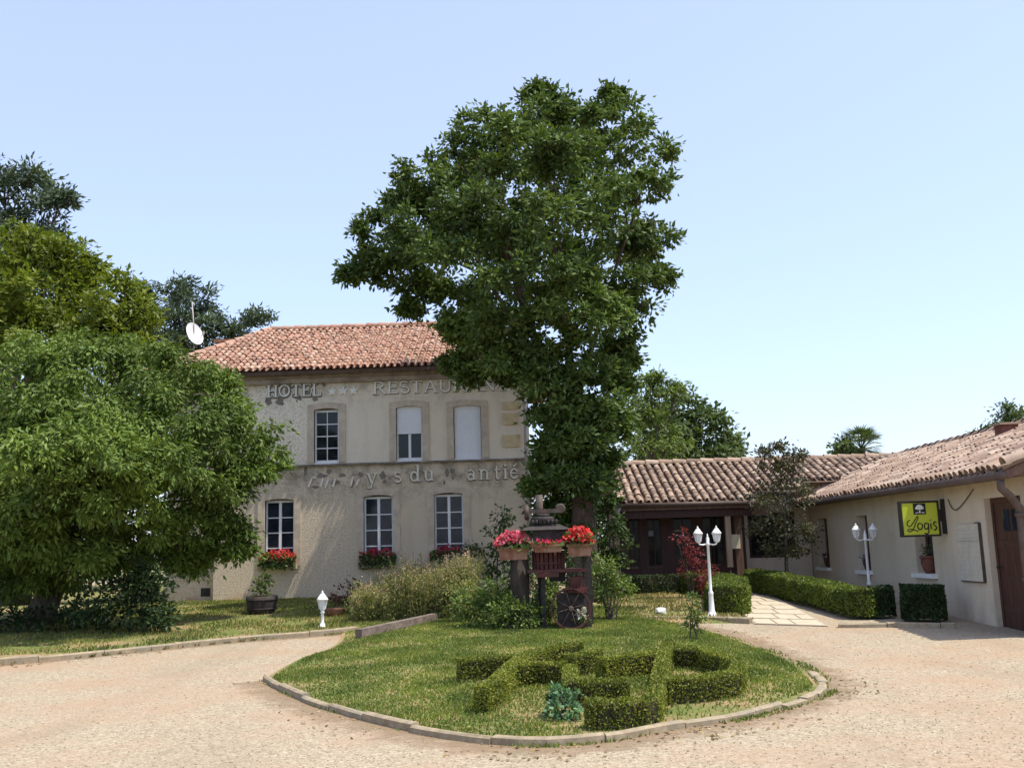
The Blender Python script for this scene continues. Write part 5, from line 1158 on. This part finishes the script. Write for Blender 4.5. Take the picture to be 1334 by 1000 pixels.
b = IG(712, 18.1); shrub('leafy_shrub', [(b+(0, 0, .6), (.25, .2, .3)), (b+(.0, 0, .3), (.3, .2, .3)), (b+(-.1, 0, .85), (.16, .15, .18))], 'pale', 'loose green shrub growing behind the press under its plank', 'shrub', 44, .07, 11)
b = IG(707, 17.6); shrub('leafy_shrub', [(b+(0, 0, .28), (.22, .2, .28))], 'deep', 'dark low shrub between the stump and the spoked wheel', 'shrub', 44, .065, 11)
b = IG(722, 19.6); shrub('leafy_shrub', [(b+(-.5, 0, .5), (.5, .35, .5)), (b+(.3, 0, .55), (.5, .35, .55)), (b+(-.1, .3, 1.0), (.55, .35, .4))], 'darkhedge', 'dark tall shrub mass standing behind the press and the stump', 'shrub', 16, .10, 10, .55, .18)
b = IG(794, 18.3); shrub('leafy_shrub', [(b+(0, 0, .75), (.3, .25, .3)), (b+(.1, 0, .5), (.33, .25, .35)), (b+(-.15, 0, .95), (.18, .15, .2))], 'pale', 'airy yellow green shrub right of the press with bare stems', 'shrub', 34, .075, 11, base=b, stems=14)
b = IG(900, 14.6); b = GI(905, 833); shrub('sapling', [(b+(0, 0, .25), (.15, .13, .2)), (b+(.02, 0, .45), (.12, .1, .18)), (b+(0, 0, .62), (.06, .06, .12))], 'pale', 'small feathery sapling at the right rim of the island', 'sapling', 70, .06, 10, .42, .07, base=b, stems=3)
b = GI(735, 935); shrub('leafy_plant', [(b+(0, 0, .12), (.19, .17, .13)), (b+(-.06, .05, .2), (.12, .12, .1)), (b+(.09, 0, .18), (.1, .1, .1))], 'kale', 'blue green leafy plant in front of the clipped hedge letters', 'plant', 60, .05, 10, .8, .06, base=b, up=.5) if False else shrub('leafy_plant', [(b+(0, 0, .12), (.19, .17, .13)), (b+(-.06, .05, .2), (.12, .12, .1)), (b+(.09, 0, .18), (.1, .1, .1))], 'kale', 'blue green leafy plant in front of the clipped hedge letters', 'plant', 60, .05, 10, .8, .06, base=b)
b = IG(452, 21.6); shrub('leafy_shrub', [(b+(0, 0, .38), (.33, .25, .28)), (b+(.1, .2, .6), (.2, .2, .16))], 'darkpurple', 'dark purple shrub at the left end of the wildflower bed', 'shrub', 24, .07)
b = IG(474, 19.8); shrub('leafy_shrub', [(b+(0, 0, .22), (.28, .22, .26)), (b+(.3, 0, .25), (.25, .2, .25))], 'fresh', 'small clipped looking green shrub at the left of the wildflower bed', 'shrub', 30, .05)
b = IG(598, 18.4); shrub('leafy_shrub', [(b+(0, 0, .3), (.3, .2, .3)), (b+(.05, 0, .55), (.2, .2, .2))], 'wild', 'dry pinkish shrub at the right end of the timber beam', 'shrub', 50, .055, 11)
b = IG(757, 16.9); mb = MB(); crown(mb, [(b+(.02, 0, .24), (.085, .07, .10))], 160, .04, 9, .9, .035); t = thing('white_flower', tuple(b), 'white flower clump in front of the spoked wheel', 'flower'); mb.build('blossoms', M['whitepet'], t); mb = MB(); crown(mb, [(b+(.03, 0, .1), (.12, .08, .1))], 60, .05, 7, .5, .05); mb.tube([b, b+(.02, 0, .2)], .006, 5); mb.build('foliage', M['pale'], t)
# the wildflower bed: stalks, feathery leaves and seed heads
mb = MB(); n = 1500
u = RNG.random(n); v = RNG.random(n); xs = -3.5+u*2.75; ys = 19.35+v*1.9+.5*u-.9*u
xl = atY(600, 790, 19.5)[0]; xs = np.clip(xs, -9, xl+.1)
hh = (.50+.42*vnoise(xs*1.6, ys*1.4, 12)+.25*np.sin(np.clip((xs+3.4)/2.8, 0, 1)*3.1))*(.6+.55*RNG.random(n))
zz = islz(xs, ys); base_ = np.stack([xs, ys, zz], 1); lean = RNG.normal(size=(n, 2))*.13; top_ = base_+np.column_stack([lean*hh[:, None], hh])
for i in range(n): mb.tube([base_[i], (base_[i]+top_[i])/2+(RNG.normal()*.02, RNG.normal()*.02, 0), top_[i]], [.007, .005, .003], 3, 0, caps=False)
k = 26; idx = np.repeat(np.arange(n), k); t_ = RNG.random(len(idx))**.8*.96; P_ = base_[idx]+(top_[idx]-base_[idx])*t_[:, None]+RNG.normal(size=(len(idx), 3))*.05
D = RNG.normal(size=P_.shape); D[:, 2] += .6; N = RNG.normal(size=P_.shape); N[:, 2] += .5; leaves(mb, P_, D, N, .075, .28, 0)
sel = np.where(RNG.random(n) < .45)[0]; k = 12; idx = np.repeat(sel, k); P_ = top_[idx]+RNG.normal(size=(len(idx), 3))*np.array([.025, .025, .06]); D = RNG.normal(size=P_.shape); D[:, 2] += 1; leaves(mb, P_, D, RNG.normal(size=P_.shape), .035, .6, 1)
mb.build('wildflower_bed', [M['wild'], M['wildhead']], props=STUFF)
# climbers
def climber(pts, rad, mat, label, name='climbing_plant', dens=20, size=.08, **kw):
    cl = []
    for i, p_ in enumerate(pts): cl.append((np.array(p_), (rad*(.8+.4*random.random()), rad*(.7+.3*random.random()), rad*(1+.3*random.random()))))
    t = thing(name, tuple(pts[0]), label, 'climbing plant'); mb = MB(); crown(mb, cl, dens, size, 10, .65, .12, inner=.4, floor=-1); mb.build('foliage', M[mat], t); st = MB(); st.tube(smooth_loop(pts, 3, False), .02, 5); st.build('stem', M['bark'], t); return t
a = atY(655, 760, 21.5); g_ = float(islz(a[0], 21.5)); climber([(a[0]-.1, 21.5, g_), (a[0]-.12, 21.5, g_+.5), (a[0]-.1, 21.5, g_+1.0), (a[0]-.05, 21.5, g_+1.5), (a[0]+.05, 21.5, g_+1.85)], .3, 'ivy', 'dark green climbing plant left of the pink planter')
climber([(fpt(640, 770)[0], FY-.3, .4), (fpt(636, 740)[0], FY-.3, 1.0), (fpt(628, 715)[0], FY-.3, 1.55), (fpt(610, 718)[0], FY-.3, 1.5), (fpt(590, 724)[0], FY-.3, 1.35), (fpt(575, 728)[0], FY-.3, 1.25)], .22, 'ivy', 'thin vine on the hotel wall trailing from the right flower box', size=.075, dens=16)
cl = [(1.95, 24.3, .4), (1.9, 24.2, 1.0), (1.95, 24.2, 1.6), (1.85, 24.2, 2.2), (1.8, 24.1, 2.8), (1.7, 24.0, 3.3)]; climber(cl, .42, 'ivy', 'tall ivy column growing against the left end of the gallery', 'ivy', 20, .10)
# red maple bush
b = G(905, 800); b[1] = 22.8; b[0] = atY(900, 740, 22.8)[0]; b[2] = float(gz(b[0], b[1]))
ps = [(-.35, .3, 1.75), (-.2, 0, 1.5), (-.05, 0, 1.3), (.05, -.1, 1.05), (-.1, -.2, .95), (.3, -.1, .9), (.1, -.4, .65), (.15, -.5, .45), (.22, -.5, .3), (.3, -.4, .55), (-.3, -.1, .95), (-.25, 0, 1.2)]
shrub('red_maple', [(b+np.array(q_)*np.array([.85, 1, .88])+np.array([.16, 0, -.12]), (.21, .2, .15)) for q_ in ps], 'redleaf', 'crimson leaved maple bush in front of the gallery beside the lamp post', 'maple', 18, .075, 9, .6, .13, base=b, stems=12)

#@@TREES
# ------------------------------------------------------------------ trees
def tree(name, base, fork, clumps, r0, mat, bark, label, cat, dens, size, sprays=14, group=None, spread=.3, aspect=.55, every=1, droop=.25, up=.7, floor=-.75, inner=.25, tufts=3):
    t = thing(name, tuple(base), label, cat, group); mb = MB(); limbs(mb, base, fork, clumps, r0, every=every); mb.build('trunk', M[bark], t, smooth=True)
    mb = MB(); crown(mb, clumps, dens, size, sprays, aspect, spread, droop=droop, up=up, floor=floor, inner=inner, tufts=tufts); mb.build('crown', M[mat], t); return t
def cp(px, py, Y, rpx, ry=None, sq=.85):        # a clump seen at (px,py) at distance Y, its radius given in photo pixels
    c_ = atY(px, py, Y); s_ = Y/FOC*1.05; r_ = rpx*s_; return (c_, (r_, r_ if ry is None else ry, r_*sq))
TY = 22.5
main = [(700, 155, 0, 36), (650, 165, -.6, 42), (745, 162, .8, 36), (800, 162, -.5, 37), (620, 205, .6, 42), (690, 205, -1.6, 52), (760, 215, -1.5, 55), (830, 200, .3, 40), (835, 250, -.8, 32),
  (560, 235, -.3, 36), (580, 265, 1.0, 45), (525, 260, .4, 30), (640, 270, -2.0, 55), (720, 285, -2.4, 58), (800, 290, -1.6, 48), (500, 300, 0, 32), (545, 315, -1.2, 42), (482, 345, .3, 26), (520, 360, .2, 34),
  (610, 340, -2.0, 52), (690, 360, -2.6, 52), (845, 325, .2, 33), (790, 370, -1.2, 45), (843, 368, -.4, 29), (550, 385, .4, 26), (590, 400, .6, 38), (640, 420, -1.4, 45), (735, 400, -2.2, 40), (770, 425, -1.8, 45), (830, 412, .4, 30), (810, 452, .2, 24),
  (628, 460, 0, 28), (588, 478, .6, 14), (680, 470, -1.2, 42), (740, 480, -1.2, 45), (780, 495, -.4, 34), (805, 470, .8, 20), (660, 490, 1.0, 15), (722, 530, .2, 34), (760, 545, -.6, 45), (788, 545, -.2, 24), (738, 590, .2, 34), (768, 590, .1, 30), (714, 625, .6, 18), (745, 635, .4, 30), (780, 625, .3, 14),
  (650, 230, 2.0, 55), (740, 240, 2.6, 60), (600, 320, 2.6, 55), (700, 330, 3.2, 65), (790, 320, 2.6, 55), (650, 400, 2.6, 50), (760, 400, 2.8, 50), (560, 330, 2.2, 40), (460, 358, .2, 12), (533, 405, .3, 12), (712, 126, .2, 13), (800, 128, -.2, 13), (697, 120, .1, 8), (606, 430, -.6, 26), (722, 662, .4, 22), (738, 695, .5, 20), (712, 690, .9, 15), (650, 455, -1.0, 28), (712, 500, -1.4, 34), (738, 545, -1.2, 36), (762, 580, -1.2, 30), (792, 560, -.4, 24), (735, 580, -.8, 32), (742, 622, -.9, 28), (766, 635, -.5, 24), (716, 600, -.3, 18), (697, 636, -.2, 9), (786, 602, .2, 16), (806, 502, .2, 18), (640, 440, .6, 40), (672, 490, -.2, 22), (612, 492, -.2, 9)]
mcl = [cp(a, b_, TY+c_, d_*.90) for a, b_, c_, d_ in main]
bx, bz_ = atY(757, 790, TY)[0], float(islz(.5, TY)); bx = atY(760, 720, TY)[0]
fk = atY(752, 520, TY)
tree('deciduous_tree', (bx, TY, bz_-.05), fk, mcl, .33, 'deep', 'redbark', 'tall dark green tree rising behind the press at the centre', 'tree', 8.2, .145, 22, None, .19, .5, droop=.2, every=4, tufts=9)
# ivy on its trunk
cl = [(bx+.15, TY-.2, bz_+z_) for z_ in (0, .6, 1.2, 1.8, 2.4)]; climber(cl, .34, 'ivy', 'dark ivy wrapped around the foot of the tall central tree', 'ivy', 18, .10)

LY = 20.6
def lz(px, Y): x = atY(px, 790, Y)[0]; return np.array([x, Y, float(lawnz(x, Y))])
b = lz(52, LY)
lc = [(40, 500, -.3, 60), (110, 480, .2, 55), (180, 485, 0, 50), (235, 510, -.3, 48), (285, 535, -.2, 42), (322, 570, 0, 36), (345, 605, .1, 22), (60, 560, -1.6, 60), (140, 545, -1.6, 60), (215, 565, -1.5, 55), (275, 590, -1.0, 45), (320, 620, -.2, 24), (10, 590, -1.4, 50), (85, 620, -2.0, 60), (165, 620, -1.9, 55), (235, 635, -1.2, 46), (290, 655, -.4, 30), (25, 665, -1.5, 50), (110, 690, -1.3, 48), (185, 690, -1.0, 42), (255, 690, -.4, 32), (300, 695, -.1, 20), (265, 720, .1, 18), (60, 720, -.6, 40), (0, 730, -.4, 36), (160, 735, -.2, 30), (215, 725, .1, 24), (100, 560, 1.8, 70), (200, 580, 1.8, 60), (20, 560, 1.5, 70), (-60, 560, 0, 70), (-50, 660, 0, 60), (100, 660, 1.8, 50), (50, 600, -3.2, 55), (130, 600, -3.1, 55), (205, 610, -2.6, 46), (0, 640, -3.0, 52), (90, 660, -3.0, 46), (160, 665, -2.6, 40), (20, 700, -2.4, 44), (110, 725, -1.8, 34), (60, 760, -.4, 26), (10, 770, .2, 30), (-40, 720, -1.5, 46), (250, 740, .2, 16), (308, 720, .1, 13)]
tree('broadleaf_tree', tuple(b), atY(95, 670, LY), [cp(a, b_, LY+c_, d_*.95) for a, b_, c_, d_ in lc], .27, 'fresh', 'bark', 'wide bright green tree with drooping leaves on the left lawn', 'tree', 8.6, .125, 28, None, .20, .42, droop=.7, up=.55, every=2, tufts=9)
for pxs, nm in (((40, 20), 0), ((120, 90), 0)): pass
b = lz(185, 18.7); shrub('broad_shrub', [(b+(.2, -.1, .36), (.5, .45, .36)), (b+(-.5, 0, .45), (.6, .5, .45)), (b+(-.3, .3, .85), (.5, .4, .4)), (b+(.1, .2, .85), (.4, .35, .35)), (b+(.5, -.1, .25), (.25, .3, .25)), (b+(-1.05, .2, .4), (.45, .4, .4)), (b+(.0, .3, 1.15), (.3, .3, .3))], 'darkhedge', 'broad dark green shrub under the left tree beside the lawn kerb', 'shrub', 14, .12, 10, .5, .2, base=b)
b = lz(40, 19.3); shrub('broad_shrub', [(b+(0, 0, .22), (.6, .4, .26)), (b+(-.8, .1, .22), (.6, .4, .28)), (b+(.6, .0, .2), (.45, .35, .22))], 'darkhedge', 'low dark green shrub added as ground shade before the left tree trunk', 'shrub', 15, .11, 10, .5, .18, base=b)  # added shrub, its dark leaves stand in for the tree's ground shadow
Y2 = 28.0
yc = [(20, 345, 0, 48), (80, 350, 0, 45), (130, 385, .2, 42), (165, 415, 0, 35), (185, 445, 0, 24), (-40, 360, 0, 60), (30, 400, -1.2, 60), (95, 410, -1.2, 55), (140, 440, -1, 40), (50, 450, -1.5, 55), (120, 470, -1.4, 45), (-20, 440, -1, 60), (180, 470, -.6, 30), (60, 330, .2, 28), (110, 360, .3, 25)]
b = lz(20, Y2); tree('yellowish_tree', tuple(b), atY(40, 520, Y2), [cp(a, b_, Y2+c_, d_*.95) for a, b_, c_, d_ in yc], .3, 'yellowgreen', 'bark', 'yellowish green tree rising above and behind the left tree', 'tree', 5.6, .20, 16, None, .28, .5, droop=.3, tufts=7)
Y3 = 40.0
fc = [(0, 270, 0, 40), (25, 250, 0, 30), (45, 235, 0, 14), (50, 285, 0, 30), (75, 315, 0, 24), (60, 265, .5, 16), (10, 320, -.5, 45), (60, 340, -.5, 40), (-30, 240, 0, 35), (-20, 320, 0, 50), (20, 380, 0, 60), (5, 232, 0, 18), (82, 262, 0, 9)]
b = (atY(10, 790, Y3)[0], Y3, .4); tree('dark_pine', b, atY(10, 420, Y3), [cp(a, b_, Y3+c_, d_) for a, b_, c_, d_ in fc], .4, 'blue', 'bark', 'blue grey evergreen top at the far left edge', 'tree', 3.2, .30, 16, 'evergreens behind the hotel', .42, .35, droop=.1)
Y4 = 42.0
cc = [(225, 385, 0, 26), (255, 392, 0, 24), (205, 410, 0, 28), (240, 415, -.5, 34), (265, 425, -.4, 26), (205, 440, -.4, 30), (250, 450, -.5, 34), (290, 445, 0, 22), (318, 420, 0, 20), (338, 413, 0, 13), (315, 440, 0, 24), (275, 405, 0, 16), (230, 375, 0, 16), (300, 430, .2, 18), (240, 480, 0, 50)]
b = (atY(235, 790, Y4)[0], Y4, .4); tree('cedar_tree', b, atY(240, 500, Y4), [cp(a, b_, Y4+c_, d_, None, .6) for a, b_, c_, d_ in cc], .35, 'blue', 'bark', 'blue green cedar with flat tiers behind the satellite dish', 'cedar', 4.5, .26, 15, 'evergreens behind the hotel', .36, .3, droop=.05)
b = (atY(184, 790, Y4)[0], Y4, .4); tree('young_conifer', b, atY(184, 440, Y4), [cp(a, b_, Y4, d_) for a, b_, d_ in ((184, 378, 8), (186, 395, 13), (186, 415, 17), (187, 440, 22))], .18, 'blue', 'bark', 'slim conifer tip between the yellowish tree and the cedar', 'conifer', 5, .26, 14, 'evergreens behind the hotel', .3, .35)
Y5 = 38.0
gc = [(865, 560, 0, 40), (900, 555, 0, 34), (925, 570, 0, 30), (945, 585, 0, 16), (890, 590, -.6, 40), (930, 600, -.4, 30), (850, 590, 0, 40), (880, 540, .3, 28), (912, 540, 0, 18), (905, 620, 0, 50), (850, 630, 0, 50), (955, 592, 0, 8)]
b = (atY(890, 790, Y5)[0], Y5, .4); tree('round_tree', b, atY(890, 660, Y5), [cp(a, b_, Y5+c_, d_) for a, b_, c_, d_ in gc], .3, 'far', 'bark', 'rounded green tree above the gallery ridge, right of the tall tree', 'tree', 4.5, .22, 15, 'trees behind the gallery', .36)
Y6 = 35.0
cc = [(835, 500, 0, 20), (850, 495, 0, 12), (860, 520, 0, 26), (880, 510, 0, 12), (838, 530, 0, 28), (830, 560, 0, 34), (856, 548, -.3, 28), (845, 590, -.5, 36), (872, 575, -.6, 24)]
b = (atY(845, 790, Y6)[0], Y6, .4); tree('cedar_tree', b, atY(845, 650, Y6), [cp(a, b_, Y6+c_, d_, None, .6) for a, b_, c_, d_ in cc], .25, 'pale', 'bark', 'pale layered tree close to the right edge of the tall central tree', 'tree', 5, .2, 14, 'trees behind the gallery', .3, .35)
Y7 = 40.0
b = (atY(1320, 790, Y7)[0], Y7, .4); gc = [(1300, 555, 0, 14), (1305, 540, 0, 10), (1320, 560, 0, 18), (1330, 545, 0, 10), (1285, 570, 0, 10), (1310, 585, 0, 26), (1345, 560, 0, 26), (1260, 577, 0, 5), (1275, 574, 0, 7)]
tree('thin_tree', b, atY(1318, 640, Y7), [cp(a, b_, Y7+c_, d_) for a, b_, c_, d_ in gc], .2, 'far', 'bark', 'thin feathery tree top behind the chimney on the right roof', 'tree', 3.6, .2, 11, None, .34, .4, inner=.4)
# palm and its bushy neighbour behind the gallery roof
Y8 = 40.0; pc = atY(1122, 584, Y8); t = thing('palm_tree', (pc[0], Y8, .35), 'fan palm crown showing above the gallery ridge', 'palm'); mb = MB(); mb.tube([(pc[0], Y8, .3), (pc[0]+.1, Y8, 2), (pc[0], Y8, pc[2])], [.22, .18, .17], 10); mb.build('trunk', M['bark'], t)
mb = MB()
for j in range(34):
    a = RNG.random()*6.283; e = RNG.uniform(-.5, 1.2); d_ = np.array([math.cos(a)*math.cos(e), math.sin(a)*math.cos(e), math.sin(e)]); c_ = pc+d_*.62; s_ = nrm(np.cross(d_, (0, 0, 1))+1e-4); k = 13
    mb.tube([pc, c_], .014, 4, caps=False)
    an_ = np.linspace(-1.25, 1.25, k)[:, None]; D = np.cos(an_)*d_+np.sin(an_)*s_; D[:, 2] -= .15; leaves(mb, c_+D*.25, D, np.tile(np.cross(d_, s_), (k, 1)), .48, .10)
mb.build('fronds', M['far'], t)
b = (atY(1100, 790, Y8)[0], Y8, .35); tree('small_tree', b, atY(1100, 620, Y8), [cp(1100, 582, Y8, 14), cp(1092, 590, Y8, 12), cp(1108, 600, Y8, 20)], .12, 'far', 'bark', 'small dark bush top left of the fan palm above the ridge', 'tree', 6, .2, 13, None, .25)
# thin purplish tree standing in the right hedge
Y9 = 23.6; b = np.array([atY(1024, 750, Y9)[0], Y9, float(gz(5, Y9))])
gc = [(1015, 610, 0, 22), (1035, 625, .2, 24), (1000, 640, 0, 20), (1022, 650, -.3, 28), (1045, 650, .2, 18), (1000, 670, 0, 22), (1030, 685, -.2, 26), (1010, 700, 0, 22), (1040, 705, .1, 16), (992, 690, .2, 12), (1025, 600, 0, 14), (1000, 588, 0, 7), (1018, 583, 0, 9), (1042, 592, 0, 6), (1012, 718, 0, 14), (1036, 720, 0, 10)]
tree('slender_tree', tuple(b), atY(1022, 650, Y9), [cp(a, b_, Y9+c_, d_) for a, b_, c_, d_ in gc], .05, 'purple', 'bark', 'slender purplish brown tree growing from the right path hedge', 'tree', 13, .085, 9, None, .17, .55, inner=.5, floor=-1)
# background planting glimpsed under the left tree
for i, (px, Y, r_, lab) in enumerate(((-40, 37, 2.2, 'dark bushy shrub far behind the left tree at the picture edge'), (60, 39, 2.0, 'dark bushy shrub seen behind the left tree trunk'), (150, 38, 1.9, 'dark bushy shrub between the left trunk and the recessed hotel bay'))):
    x = atY(px, 790, Y)[0]; b = np.array([x, Y, .4]); shrub('background_shrub', [(b+(0, 0, 1.0), (r_, .9, 1.1)), (b+(r_*.6, .2, .9), (r_*.6, .8, .9)), (b+(-r_*.6, .1, 1.3), (r_*.6, .8, 1.0))], 'deep', lab, 'shrub', 5, .2, 12, .5, .3, 4, 'shrubs behind the left lawn', base=b)
x = atY(768, 700, 33)[0]; b = np.array([x, 33, .4]); shrub('background_shrub', [(b+(0, 0, 1.5), (1.6, 1.0, 1.6)), (b+(.6, 0, 2.8), (1.1, .9, 1.0)), (b+(-.5, 0, 2.6), (.9, .9, 1.0))], 'deep', 'dark tall shrub filling the gap between hotel and gallery', 'shrub', 6, .18, 12, .5, .3, 4, None, base=b)
